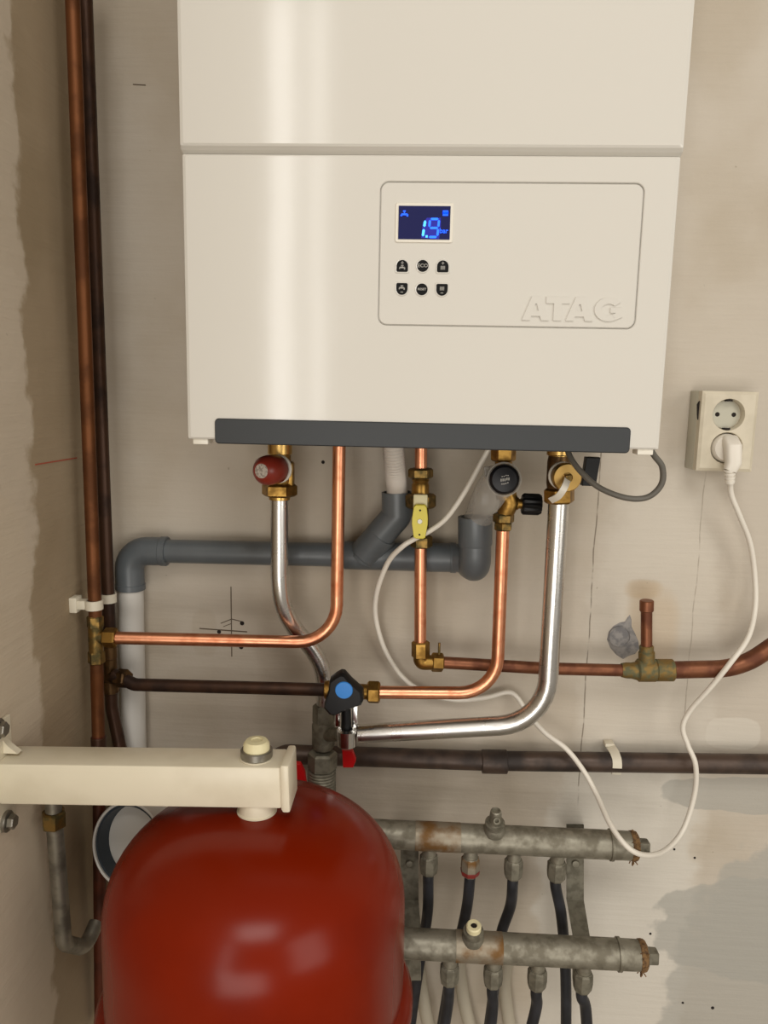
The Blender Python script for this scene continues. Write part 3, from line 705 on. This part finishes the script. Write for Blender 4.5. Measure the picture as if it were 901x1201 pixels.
nut_on(P(493.5, 579, g6), P(493.5, 596, g6), 0.0182, 'body_hexagon', 'brass_old', cock, 0.5)
mesh('body', join(cyl(P(493.5, 594, g6), P(494, 630, g6), 0.0095), cyl(P(493.5, 610, g6), P(492.8, 611, g6+0.024), 0.006)), 'brass_old', cock)
nut_on(P(494.5, 628, g6), P(494.5, 642, g6), 0.0132, 'lower_nut', 'brass_old', cock, 0.5)
ho = P(492.6, 610.5, g6+0.022)
hs = [(-0.0075, 0.017), (-0.005, 0.0195), (0.005, 0.0195), (0.0075, 0.017), (0.0092, 0.004), (0.0092, -0.003), (0.0068, -0.019), (0.004, -0.0205), (-0.004, -0.0205), (-0.0068, -0.019), (-0.0092, -0.003), (-0.0092, 0.004)]
hd = mesh('handle', prism(hs, ho, UX, UZ, NY, 0.007, 0.001), 'yellow', cock, 'yellow plastic handle')
mesh('handle_neck', box(ho+V(0, 0.004, 0.0225), (0.0165, 0.008, 0.016), 0.0015), 'cream', cock, 'cream neck of the handle')
for dz, r in ((0.013, 0.0012), (0.0, 0.003), (-0.0155, 0.0012)):
    mesh('handle_screw', lathe(ho+V(0, -0.007, dz), NY, [(0, 0), (0, r), (0.0005, r*0.9), (0.0005, 0)], 12), 'washer' if r > 0.002 else 'dark_hole', hd)

old = thing('old_copper_pipe', 'tarnished copper gas pipe with capped tee leading off to the right', 'pipe', P(700, 785, 0.045))
g45 = 0.05
mesh('thin_pipe', sweep([P(519, 777, g6-0.005), P(640, 784, 0.052), P(742, 786.5, g45)], 0.0076, 18), 'copper_old', old)
mesh('wide_pipe', tube([P(780, 786, g45), P(868, 784, g45), P(940, 735, g45), ], 0.0106, 0.09, 22), 'copper_old', old)
mesh('tee_body', join(lathe(P(729, 786, g45), V(1, 0, 0), [(0, 0), (0, 0.0086), (0.006, 0.0098), (0.012, 0.0098), (0.02, 0.0118), (0.022, 0)], 20),
    cyl(P(747, 786, g45), P(770, 786, g45), 0.0142, ch=0.002), cyl(P(769, 786, g45), P(790, 786, g45), 0.0136, ch=0.001), cyl(P(759, 786, g45), P(758.5, 764, g45), 0.0098, ch=0.001)), 'verdigris', old, 'green-stained brass tee')
mesh('stub', cyl(P(758.5, 768, g45), P(758.5, 712, g45), 0.0068), 'copper_old', old)
mesh('stub_collar', cyl(P(758.5, 767, g45), P(758.5, 757, g45), 0.0085, ch=0.001), 'verdigris', old)
mesh('stub_cap', cyl(P(758.5, 717, g45), P(758.8, 704, g45), 0.0084, ch=0.001), 'copper_old', old)

# ================================================================== INLET GROUP (gauge, funnel, tap) AND COPPER TO THE STOP VALVE
s9 = 0.09
inlet = thing('inlet_valve', 'brass inlet valve with round black cap and clear funnel', 'valve', P(590, 622, s9))
nut_on(topz(590.5, s9), P(590.5, 541, s9), 0.0142, 'upper_nut', 'brass', inlet, 0.5)
mesh('body', join(cyl(P(590.5, 539, s9), P(591, 548, s9), 0.0098), cyl(P(591, 546, s9), P(593, 585, s9), 0.0108), sweep([P(594, 572, s9), P(598, 590, s9), P(592, 604, s9)], [0.009, 0.0115, 0.0095], 20), cyl(P(597, 590, s9), P(613, 591, s9), 0.0058), cyl(P(604, 590.5, s9), P(608, 590.7, s9), 0.0072)), 'brass', inlet)
nut_on(P(591, 602, s9), P(590.5, 613, s9), 0.0122, 'lower_nut', 'brass_old', inlet, 0.5)
nut_on(P(590.5, 612, s9), P(590, 622, s9), 0.0108, 'lower_nut', 'brass_old', inlet, 0.2)
ka, kb = P(612, 591, s9), P(635, 592, s9)
kp = []
kd = (kb-ka).normalized(); kx, ky = frame(kd)
kl = (kb-ka).length
rows = []
for (h, s) in ((0, 0.85), (0.002, 1.0), (kl-0.003, 1.0), (kl, 0.85)):
    rows.append([ka+kd*h+(kx*math.cos(t)+ky*math.sin(t))*(0.0118*s*(1+0.06*math.cos(12*t))) for t in [2*math.pi*k/72 for k in range(72)]])
mesh('tap_knob', loops(rows, close_first=True), 'black', inlet, 'ribbed black knob pointing right')
ga = P(591, 562, s9+0.022)
gd = (CAM-ga).normalized()*0.25+V(0, -1, 0.05)*0.75; gd.normalize()
mesh('cap_rim', lathe(ga-gd*0.006, gd, [(0, 0), (0, 0.0192), (0.012, 0.0192), (0.013, 0.0178), (0.009, 0.0165), (0.009, 0)], 36), 'clear', inlet, 'clear plastic rim of the cap')
gk = mesh('cap_disc', lathe(ga+gd*0.0035, gd, [(0, 0), (0, 0.0164), (0.004, 0.0164), (0.0075, 0.0135), (0.0085, 0.008), (0.0086, 0)], 36), 'gauge', inlet, 'round black cap with small white print')
# print on the cap: a few short white strokes, as in the photo
gx, gy = frame(gd)
if gx.x < 0: gx, gy = -gx, -gy
if gy.z < 0: gy = -gy
pr = []
rr_ = random.Random(7)
for row, (z, n_, hgt) in enumerate(((0.0042, 4, 0.001), (0.0003, 5, 0.0030), (-0.0040, 4, 0.0014))):
    for k in range(n_):
        x = (k-(n_-1)/2)*0.0021+0.0004; a = 0.0007; dz = rr_.uniform(-0.0005, 0.0005)+x*0.25
        cpt = ga+gd*0.0122+gx*x+gy*(z+dz)
        pr.append(([cpt+gx*sx*a+gy*sz*hgt*0.5+gd*dy for dy in (0, 0.0003) for (sx, sz) in ((-1, -1), (1, -1), (1, 1), (-1, 1))], [(0, 1, 2, 3), (4, 5, 6, 7), (0, 1, 5, 4), (1, 2, 6, 5), (2, 3, 7, 6), (3, 0, 4, 7)]))
mesh('cap_print', join(*pr), 'symbol', gk)
# funnel: tapered clear shell from behind the cap to the grey cup
fa, fb = P(588, 560, s9+0.006), P(558.5, 612, CS)
fdv = (fb-fa); fl = fdv.length
mesh('funnel', lathe(fa, fdv, [(0, 0), (0, 0.02), (fl*0.35, 0.0215), (fl*0.75, 0.0185), (fl*0.86, 0.0165), (fl, 0.0160)], 28), 'clear', inlet, 'clear plastic funnel leading into the grey cup')
mesh('funnel_lug', join(box(P(572, 553, s9), (0.010, 0.006, 0.012), 0.002), box(P(569, 585, s9), (0.008, 0.004, 0.014), 0.001)), 'clear', inlet)
cold2 = thing('copper_pipe', 'bright copper pipe from the inlet valve curving left to the stop valve', 'pipe', P(583, 812, s9))
mesh('pipe', tube([P(590, 618, s9), P(582.5, 813, s9), P(440, 812, 0.094)], 0.0076, 0.045, 20), 'copper', cold2)

# stop valve with blue-topped black handle
sv = thing('stop_valve', 'stop valve with black three-cornered handle and blue centre', 'valve', P(405, 830, 0.095))
sS = 0.092
nut_on(P(431, 811.5, sS), P(446, 812, sS), 0.0138, 'right_nut', 'brass', sv, 0.5)
mesh('body', join(cyl(P(381, 809, 0.088), P(387, 809, 0.088), 0.0112, ch=0.001), cyl(P(386, 809.5, 0.09), P(433, 811.5, sS), 0.0092), cyl(P(404, 811, sS), P(404, 811, sS+0.03), 0.0085)), 'brass', sv)
tri = [(395.5, 787.5), (401, 784.5), (405, 785), (413, 794), (426.5, 806), (427.5, 816), (424.5, 822), (405, 829), (393, 834.5), (388, 833), (381.5, 825.5), (382, 820), (387, 804), (388.5, 793)]
tc_ = P(404, 810, sS+0.03)
tp = [((P(a, b, sS+0.03)-tc_).x, (P(a, b, sS+0.03)-tc_).z) for a, b in tri]
hb = mesh('handle', prism(tp, tc_, UX, UZ, NY, 0.016, 0.004), 'black', sv, 'black rounded triangular handle')
mesh('handle_cap', lathe(P(403.5, 809.5, sS+0.046), NY, [(0, 0), (0, 0.0102), (0.0012, 0.0096), (0.0014, 0)], 28), 'blue', hb, 'blue disc on the handle')
mesh('spout', cyl(P(406, 824, sS+0.008), P(406.5, 857, sS+0.008), 0.0058, 0.0064), 'black', sv, 'short black spout')
mesh('drain_bracket', join(box(P(416.5, 845, sS+0.002), (0.007, 0.006, 0.042), 0.001), box(P(396.5, 838, sS-0.004), (0.006, 0.004, 0.03), 0.001)), 'chrome', sv)
mesh('drain_cup', lathe(P(407, 856, sS+0.012), V(0, 0, -1), [(0.004, 0), (0.004, 0.0066), (-0.001, 0.007), (0, 0.0122), (0.019, 0.0116), (0.02, 0.0106), (0.02, 0)], 28), 'chrome', sv, 'small chrome cup under the spout')

# galvanised ball valve behind
s5 = 0.05
bv = thing('ball_valve', 'weathered grey shut-off valve with red handle behind the white bar end', 'valve', P(377, 930, s5))
nut_on(P(380, 826, s5), P(379.5, 848, s5), 0.0142, 'top_nut', 'galv_dull', bv, 0.4)
mesh('body', join(lathe(P(379.5, 846, s5), V(0, 0, -1), [(0, 0), (0, 0.013), (0.005, 0.0148), (0.03, 0.0145), (0.036, 0.0125), (0.038, 0)], 24), cyl(P(380, 862, s5), P(400, 861, 0.08), 0.0085)), 'galv_dull', bv)
nut_on(P(378.5, 881, s5), P(378, 903, s5), 0.0188, 'lower_nut', 'galv_dull', bv, 0.4)
th = [(0, 0)]+[(0.002*k, 0.0185 if k % 2 else 0.0172) for k in range(16)]+[(0.032, 0)]
mesh('thread', lathe(P(377.5, 902, s5), V(0, 0, -1), th, 28), 'galv_dull', bv)
def slab(pts, so, th_):
    o = P(pts[0][0], pts[0][1], so); pl = [((P(a, b, so)-o).x, (P(a, b, so)-o).z) for a, b in pts]
    return prism(pl, o, UX, UZ, NY, th_, 0.001)
mesh('handle_wing', slab([(344, 892), (353, 893), (358, 903), (361, 922), (356, 930), (346, 920)], 0.06, 0.008), 'red', bv, 'red handle wing left of the valve')
mesh('handle_wing', slab([(402, 877), (414, 878), (418, 889), (415, 897), (403, 897)], 0.075, 0.008), 'red', bv, 'red handle wing right of the valve')

# main dark pipe low on the wall
mainp = thing('dark_main_pipe', 'thick black-brown pipe running along the wall above the manifolds', 'pipe', P(640, 893, 0.026))
mesh('pipe', tube([P(322, 960, 0.026), P(322, 884, 0.026), P(560, 892, 0.026), P(960, 897, 0.026)], 0.0126, 0.02, 22), 'main_dark', mainp)
mesh('coupling', cyl(P(565, 893, 0.026), P(595, 893.5, 0.026), 0.0152, ch=0.001), 'main_dark', mainp)
pcl = thing('pipe_saddle', 'beige metal saddle holding the dark main pipe to the wall', 'pipe clip', P(723, 895, 0))
mc = P(721, 895, 0.026)
ring = [(0.0127, a) for a in range(0, 1)]
gl = []
for k in range(13):
    a = R_(60-20*k) if False else R_(75-150*k/12)
    gl.append(mc+V(0, -math.cos(a)*0.0136, math.sin(a)*0.0136))
mesh('strap', ribbon([mc+V(-0.003, 0.012, 0.0165), mc+V(-0.0015, -0.002, 0.0155)]+gl[2:7], 0.0058, 0.0007, V(0, -1, 0.2)), 'clip', pcl)
mesh('foot', box((mc.x-0.004, W-0.007, mc.z+0.0175), (0.012, 0.014, 0.005), 0.001), 'clip', pcl)
mesh('foot', box((mc.x+0.004, W-0.012, mc.z-0.0155), (0.012, 0.024, 0.004), 0.001), 'clip', pcl)

# ================================================================== MANIFOLDS
def manifold(name, label, a, b, so, r, fit_x, vent, white, rusty_fit=None):
    A, B = P(*a, so), P(*b, so); d = (B-A).normalized(); Ltot = (B-A).length
    t = thing(name, label, 'manifold', A+(B-A)*0.5+V(0, 0, -r), 'galvanised heating manifolds')
    mesh('tube', lathe(A, d, [(0, 0), (0, r), (Ltot-0.04, r), (Ltot-0.038, r), (Ltot-0.0375, r+0.0016), (Ltot-0.034, r+0.0016), (Ltot-0.0335, r), (Ltot-0.012, r*0.98), (Ltot-0.012, 0)], 32), 'galv', t)
    # rusty sleeve section near the vessel
    mesh('rust_band', lathe(A+d*0.065, d, [(0, r), (0.0002, r+0.0004), (0.055, r+0.0004), (0.0552, r)], 32), 'galv_rust', t)
    # end plug with hemp
    pl = mesh('plug', join(cyl(A+d*(Ltot-0.012), A+d*(Ltot-0.003), r*0.94, r*0.8, ch=0.001), lathe(A+d*(Ltot-0.004), d, [(0, 0), (0, 0.0098), (0.012, 0.0095), (0.0132, 0.0085), (0.0132, 0)], 4, phase=0.7)), 'galv_dull', t)
    hg = [lathe(A+d*(Ltot-0.0135), d, [(0, r*0.95), (0.001, r*1.02), (0.004, r*1.045), (0.0075, r*1.0), (0.009, r*0.9)], 20)]
    rn = random.Random(len(label))
    for k in range(34):
        ang = rn.uniform(0, 6.28); x, y = frame(d); p0 = A+d*(Ltot-rn.uniform(0.008, 0.013))+(x*math.cos(ang)+y*math.sin(ang))*r*1.0
        p1 = p0+(x*math.cos(ang)+y*math.sin(ang))*rn.uniform(0.001, 0.004)+V(rn.uniform(-.004, .004), 0, rn.uniform(-0.006, 0.001))
        hg.append(sweep([p0, (p0+p1)/2+V(rn.uniform(-.001, .001), -.0005, 0), p1], 0.0007, 5))
    mesh('hemp_seal', join(*hg), 'hemp', pl, 'brown hemp fibres round the plug')
    outs = []
    for i, fxp in enumerate(fit_x):
        s = (P(fxp, a[1]+(b[1]-a[1])*(fxp-a[0])/(b[0]-a[0]), so)-A).dot(d); q = A+d*s
        f = mesh('outlet', lathe(q+V(0, 0, -r*0.85), V(0, 0, -1), [(0, 0), (0, 0.0085), (0.010, 0.0085), (0.0102, 0.0095), (0.012, 0.0098), (0.012, 0)], 20), 'galv', t)
        mesh('outlet_nut', lathe(q+V(0, 0, -r*0.85-0.0105), V(0, 0, -1), [(0, 0), (0, 0.0095), (0.002, 0.0115), (0.014, 0.0118), (0.022, 0.0108), (0.0245, 0.009), (0.0245, 0)], 8, phase=0.3), 'galv_rust' if i == rusty_fit else 'galv_dull', f, angle=25)
        if i == rusty_fit:
            mesh('red_paint_band', lathe(q+V(0, 0, -r*0.85-0.027), V(0, 0, -1), [(0, 0.0119), (0.0004, 0.0122), (0.004, 0.0118), (0.006, 0.0108)], 8, phase=0.3), 'paint_red', f)
        outs.append(q+V(0, 0, -r*0.85-0.032))
    s = (P(vent, a[1]+(b[1]-a[1])*(vent-a[0])/(b[0]-a[0]), so)-A).dot(d); q = A+d*s; u = V(0, -0.28, 1).normalized()
    ve = mesh('air_vent', lathe(q+u*(r*0.75), u, [(0, 0), (0, 0.0135), (0.006, 0.013), (0.009, 0.011), (0.0095, 0.012), (0.015, 0.012), (0.0155, 0.0095), (0.0175, 0.009), (0.0175, 0)], 24), 'galv_dull', t)
    if white:
        mesh('vent_cap', lathe(q+u*(r*0.75+0.0172), u, [(0, 0), (0, 0.0088), (0.006, 0.0088), (0.0075, 0.0075), (0.0075, 0.004), (0.0055, 0.0038), (0.0055, 0)], 20), 'cream', ve, 'cream plastic vent cap')
        mesh('vent_hole', lathe(q+u*(r*0.75+0.0228), u, [(0, 0), (0, 0.0038), (0.0003, 0.0036), (0.0003, 0)], 14), 'dark_hole', ve)
    else:
        mesh('vent_cap', lathe(q+u*(r*0.75+0.0172), u, [(0, 0), (0, 0.0078), (0.012, 0.007), (0.016, 0.0062), (0.017, 0.005), (0.014, 0.0042), (0.014, 0)], 20), 'galv', ve)
        nz_ = q+u*(r*0.75+0.0225)
        mesh('vent_nozzle', lathe(nz_, V(0.08, -1, 0.15), [(0, 0), (0, 0.0045), (0.010, 0.0042), (0.010, 0.0024), (0.006, 0.0022), (0.006, 0)], 16), 'galv_dull', ve)
    return t, outs
s10, s15 = 0.10, 0.145
mu, ou = manifold('manifold', 'upper galvanised manifold pipe with metal air vent', (425, 977), (752, 992.5), s10, 0.0170, (504, 553, 604, 655), 579, False, 1)
ml, ol = manifold('manifold', 'lower galvanised manifold pipe with cream vent cap', (470, 1106), (762, 1121), s15, 0.0172, (528.5, 580, 632, 686), 554, True)
HS = 'black hoses below the manifolds'
def hose(top, pts, label):
    mesh('black_hose', sweep(catmull([top+V(0, 0, 0.006), top+V(0, 0, -0.012)]+[P(*p) for p in pts], 8), 0.0068, 14), 'rubber', None, label, 'hose', HS)
hose(ou[0], [(502, 1065, 0.09), (498, 1095, 0.085), (489, 1150, 0.08), (480, 1215, 0.075)], 'black hose under upper manifold, leftmost beside the red vessel')
hose(ou[1], [(548, 1062, 0.088), (541, 1095, 0.082), (530, 1135, 0.075), (525, 1165, 0.075), (514, 1230, 0.07)], 'black hose under the red-stained nut of the upper manifold')
hose(ou[2], [(599, 1062, 0.088), (588, 1095, 0.082), (582, 1135, 0.075), (579, 1165, 0.075), (570, 1230, 0.07)], 'black hose under third outlet of the upper manifold')
hose(ou[3], [(658, 1070, 0.095), (662, 1110, 0.09), (664, 1160, 0.09), (664, 1230, 0.085)], 'long black hose passing down behind the lower manifold at right')
hose(ol[0], [(525, 1180, 0.14), (517, 1230, 0.135)], 'black hose under first outlet of the lower manifold')
hose(ol[1], [(578, 1182, 0.14), (573, 1230, 0.135)], 'black hose under second outlet of the lower manifold')
hose(ol[2], [(629, 1182, 0.14), (617, 1230, 0.135)], 'black hose under third outlet of the lower manifold')
hose(ol[3], [(687, 1182, 0.14), (690, 1230, 0.135)], 'black hose under rightmost outlet of the lower manifold')
# manifold brackets
def mbracket(x0, x1, dx, label):
    t = thing('manifold_bracket', label, 'bracket', P((x0+x1)/2, 1080, 0.02), 'steel straps carrying the manifolds')
    yf = 0.075
    pts = [(968, 0.004), (968, yf), (1056, yf), (1098, 0.12), (1150, 0.12)]
    vs, fs = [], []
    for i, (y, so) in enumerate(pts):
        k = dx*max(0, (y-1056))/42
        for (x, dy) in ((x0, 0), (x1, 0), (x1, 0.003), (x0, 0.003)):
            q = P(x+(0 if y < 1057 else min(dx, k)), y, so); vs.append(q+V(0, dy, -0.003 if (i == 0 and dy) else 0))
        if i:
            o = 4*(i-1); fs += [(o+k2, o+(k2+1) % 4, o+4+(k2+1) % 4, o+4+k2) for k2 in range(4)]
    fs += [(0, 1, 2, 3), (16, 17, 18, 19)]
    mesh('strap', (vs, fs), 'galv_dull', t, angle=20)
    q = P((x0+x1)/2, 1012, yf)
    mesh('screw', lathe(q, NY, [(0, 0), (0, 0.005), (0.003, 0.0042), (0.0035, 0)], 12), 'galv', t)
mbracket(665, 685, 7, 'flat steel strap behind the manifolds at right')
mbracket(470, 491, 3, 'flat steel strap behind the manifolds beside the red vessel')
# pale hoses behind
PH = 'pale hoses close to the wall'
for pts, lb in (([(480, 1040, 0.02), (487, 1090, 0.022), (492, 1140, 0.024), (498, 1180, 0.026), (512, 1240, 0.03)], 'pale hose near the wall, leftmost, beside red vessel'),
                ([(538, 1110, 0.012), (540, 1145, 0.014), (548, 1190, 0.018), (566, 1250, 0.024)], 'pale hose near the wall between the first two lower hoses'),
                ([(598, 1110, 0.012), (592, 1150, 0.014), (596, 1190, 0.016), (606, 1250, 0.02)], 'pale hose near the wall, rightmost of the three')):
    mesh('pale_hose', sweep(catmull([P(*p) for p in pts], 8), 0.009, 14), 'pale_hose', None, lb, 'hose', PH)

# ================================================================== SMALL THINGS AT LOWER LEFT
rc = P(149, 991, 0.155)
rax = (V(0.30, 1.0, -0.30)).normalized()
ring = thing('pipe_ring', 'white plastic ring with dark lining behind the red vessel', 'ring', rc+V(0, 0, -0.045))
mesh('shell', lathe(rc, rax, [(0, 0.0458), (-0.0012, 0.0475), (0, 0.049), (0.028, 0.049), (0.028, 0.0458), (0, 0.0458)], 56), 'pvc_white', ring)
mesh('inner_disc', lathe(rc+rax*0.022, rax, [(0, 0), (0, 0.0425), (0.002, 0.0425), (0.002, 0)], 40), 'pvc_white', ring)
mesh('lining', lathe(rc+rax*0.001, rax, [(0.001, 0.0428), (0.001, 0.0456), (0.024, 0.0456), (0.024, 0.0428), (0.001, 0.0428)], 56), 'lining', ring)
jp = thing('hooked_steel_pipe', 'dull steel pipe with nut hooked upward beside the left wall', 'pipe', P(80, 1105, 0.22))
mesh('pipe', tube([P(63, 955, 0.235), P(75, 1106, 0.225), P(100, 1112, 0.19), P(113, 1082, 0.165)], 0.0086, 0.022, 20), 'steel_dull', jp)
nut_on(P(63, 951, 0.235), P(63.5, 970, 0.235), 0.0126, 'nut', 'brass_old', jp, 0.5)
mesh('tail', cyl(P(62, 915, 0.235), P(63, 953, 0.235), 0.0085), 'steel_dull', jp)

# ================================================================== SOCKET, PLUG AND WHITE CABLE
SS = 0.042
sock = thing('wall_socket', 'cream double wall socket mounted right of the boiler', 'socket', P(853, 555, 0))
tl, tr_, blc = P(823, 460, SS), P(890, 459, SS), P(818, 553, SS)
x0, x1 = P(821, 505, SS).x, P(887, 505, SS).x; z1, z0 = P(855, 459, SS).z, P(855, 553, SS).z
YF = W-SS; cx = P(853.5, 505, SS).x
zs = [P(855, 486.5, SS).z, P(852, 525.5, SS).z]; sr_ = 0.0188
xs = [P(855, 487, SS).x, P(852.5, 525.5, SS).x]
zm = (zs[0]+zs[1])/2
def cellface(xa, xb, za, zb, ccx, ccz, r):
    sq, ci, ci2, ci3 = [], [], [], []
    an_ = [2*math.pi*k/24 for k in range(24)]+[math.atan2(zz-ccz, xx-ccx) % (2*math.pi) for xx in (xa, xb) for zz in (za, zb)]
    for t in sorted(an_):
        c_, s_ = math.cos(t), math.sin(t)
        f = min((xb-ccx)/c_ if c_ > 1e-6 else 9, (xa-ccx)/c_ if c_ < -1e-6 else 9, (zb-ccz)/s_ if s_ > 1e-6 else 9, (za-ccz)/s_ if s_ < -1e-6 else 9)
        sq.append(V(ccx+c_*f, YF, ccz+s_*f)); ci.append(V(ccx+c_*r, YF, ccz+s_*r)); ci2.append(V(ccx+c_*r*0.97, YF+0.001, ccz+s_*r*0.97)); ci3.append(V(ccx+c_*r*0.94, YF+0.011, ccz+s_*r*0.94))
    return loops([sq, ci, ci2, ci3], close_last=True)
zmid = zm
rimx = 0.0035
g = join(cellface(x0+rimx, x1-rimx, zmid, z1-rimx, xs[0], zs[0], min(sr_, zs[0]-zmid-0.0002)), cellface(x0+rimx, x1-rimx, z0+rimx, zmid, xs[1], zs[1], min(sr_, zmid-zs[1]-0.0002)))
ri = [V(x0+rimx, YF, z0+rimx), V(x1-rimx, YF, z0+rimx), V(x1-rimx, YF, z1-rimx), V(x0+rimx, YF, z1-rimx)]
ro = [V(x0, YF+0.002, z0), V(x1, YF+0.002, z0), V(x1, YF+0.002, z1), V(x0, YF+0.002, z1)]
rb = [V(x0, YF+0.0135, z0), V(x1, YF+0.0135, z0), V(x1, YF+0.0135, z1), V(x0, YF+0.0135, z1)]
mesh('face_plate', join(g, loops([ri, ro, rb], close_last=False)), 'socket', sock, recalc=True)
mesh('back_box', box(((x0+x1)/2, (YF+0.0128+W)/2, (z0+z1)/2), (x1-x0+0.001, W-YF-0.0128, z1-z0+0.001), 0.0015), 'socket_grey', sock, 'greyer surface box behind the plate')
# inside the upper outlet
uo = V(xs[0], YF+0.0108, zs[0])
ins = mesh('outlet_insert', lathe(uo, NY, [(0, 0), (0, 0.0168), (0.001, 0.0165), (0.001, 0)], 28), 'socket_grey', sock)
for dx in (-0.0095, 0.0095):
    mesh('pin_hole', lathe(uo+V(dx, -0.001, 0), NY, [(0, 0), (0, 0.0027), (0.0004, 0.0026), (0.0004, 0)], 14), 'dark_hole', ins)
for dz in (-0.0165, 0.0165):
    mesh('earth_clip', box(uo+V(0, -0.006, dz), (0.007, 0.009, 0.002), 0.0006), 'dark_hole', sock)
mesh('chip', prism([(0, 0), (0.006, -0.004), (0.003, -0.016), (0.0, -0.022)], V(x0-0.0012, W-0.034, P(808, 470, 0.03).z), V(0, 1, 0), V(0, 0, 1), V(1, 0, 0), 0.001), 'dark_hole', sock, 'dark broken chip in the side of the box')

cable = thing('power_cable', 'long white power cable from wall socket looping down and under the boiler', 'cable', P(755, 1003, 0.1))
lo = V(xs[1], YF, zs[1])
plug = mesh('plug_face', lathe(lo+V(0, 0.006, 0), NY, [(0, 0), (0, 0.0165), (0.007, 0.0165), (0.010, 0.0145), (0.010, 0)], 28), 'cable', cable, 'round face of the plug')
pbp = [lo+V(0.001, -0.004, 0.010), lo+V(0.002, -0.013, 0.002), lo+V(0.0025, -0.016, -0.016), P(856, 552, SS+0.016)]
def ovalsweep(path, wds, ths):
    vs, fs = [], []; n = 14
    for i, p in enumerate(path):
        a = path[max(i-1, 0)]; b = path[min(i+1, len(path)-1)]; t = (b-a).normalized(); s = V(1, 0, 0); s = (s-t*s.dot(t)).normalized(); u_ = t.cross(s)
        for k in range(n):
            an = 2*math.pi*k/n; c_, s_ = math.cos(an), math.sin(an)
            vs.append(p+s*wds[i]*math.copysign(abs(c_)**0.6, c_)+u_*ths[i]*math.copysign(abs(s_)**0.6, s_))
        if i: fs += [((i-1)*n+k, (i-1)*n+(k+1) % n, i*n+(k+1) % n, i*n+k) for k in range(n)]
    fs += [tuple(range(n)), tuple((len(path)-1)*n+k for k in range(n))]; return vs, fs
mesh('plug_body', ovalsweep([pbp[0]+V(0, 0.004, 0.002), pbp[0], pbp[1], pbp[2], pbp[3]], [0.0075, 0.0088, 0.0092, 0.0086, 0.0072], [0.004, 0.007, 0.0085, 0.0085, 0.0065]), 'cable', cable, 'angled white plug')
sa = P(856, 550, SS+0.016); sb = P(856.5, 567, SS+0.014); sd = (sb-sa)
sp_ = [(0, 0)]
for k in range(4):
    h = sd.length*k/4; sp_ += [(h, 0.0068-0.0004*k), (h+sd.length*0.16, 0.0066-0.0004*k), (h+sd.length*0.165, 0.005), (h+sd.length*0.24, 0.005)]
sp_ += [(sd.length, 0)]
mesh('strain_relief', lathe(sa, sd, sp_, 18), 'cable', cable, 'ribbed strain relief of the plug')
cpts = [sb+V(0, 0, 0.004), P(858, 580, 0.05), P(867, 603, 0.045), P(880, 637, 0.035), P(885.5, 675, 0.03), P(886, 712, 0.035), P(878, 747, 0.055), P(858, 776, 0.068), P(832, 808, 0.06), P(810, 833, 0.05), P(801, 853, 0.048), P(807, 874, 0.05), P(816, 897, 0.054), P(815, 930, 0.05), P(802, 972, 0.055), P(782, 996, 0.08), P(760, 1003, 0.115), P(738, 995, 0.13), P(716, 967, 0.11), P(699, 930, 0.07), P(684, 903, 0.055), P(664, 878, 0.052), P(640, 860, 0.04), P(620, 838, 0.025), P(606, 817, 0.015), P(594, 812, 0.012), P(570, 818, 0.012), P(535, 821, 0.012), P(500, 813, 0.014), P(472, 794, 0.018), P(452, 763, 0.022), P(441, 726, 0.03), P(442, 695, 0.045), P(455, 660, 0.062), P(472, 641, 0.077), P(488, 631, 0.0765), P(505, 622, 0.0765), P(524, 607, 0.079), P(545, 577, 0.08), P(564, 543, 0.085), V(P(580, 527, 0.09).x, W-0.09, BZ0-0.001)]
mesh('cord', sweep(catmull(cpts, 7), 0.0032, 12), 'cable', cable)
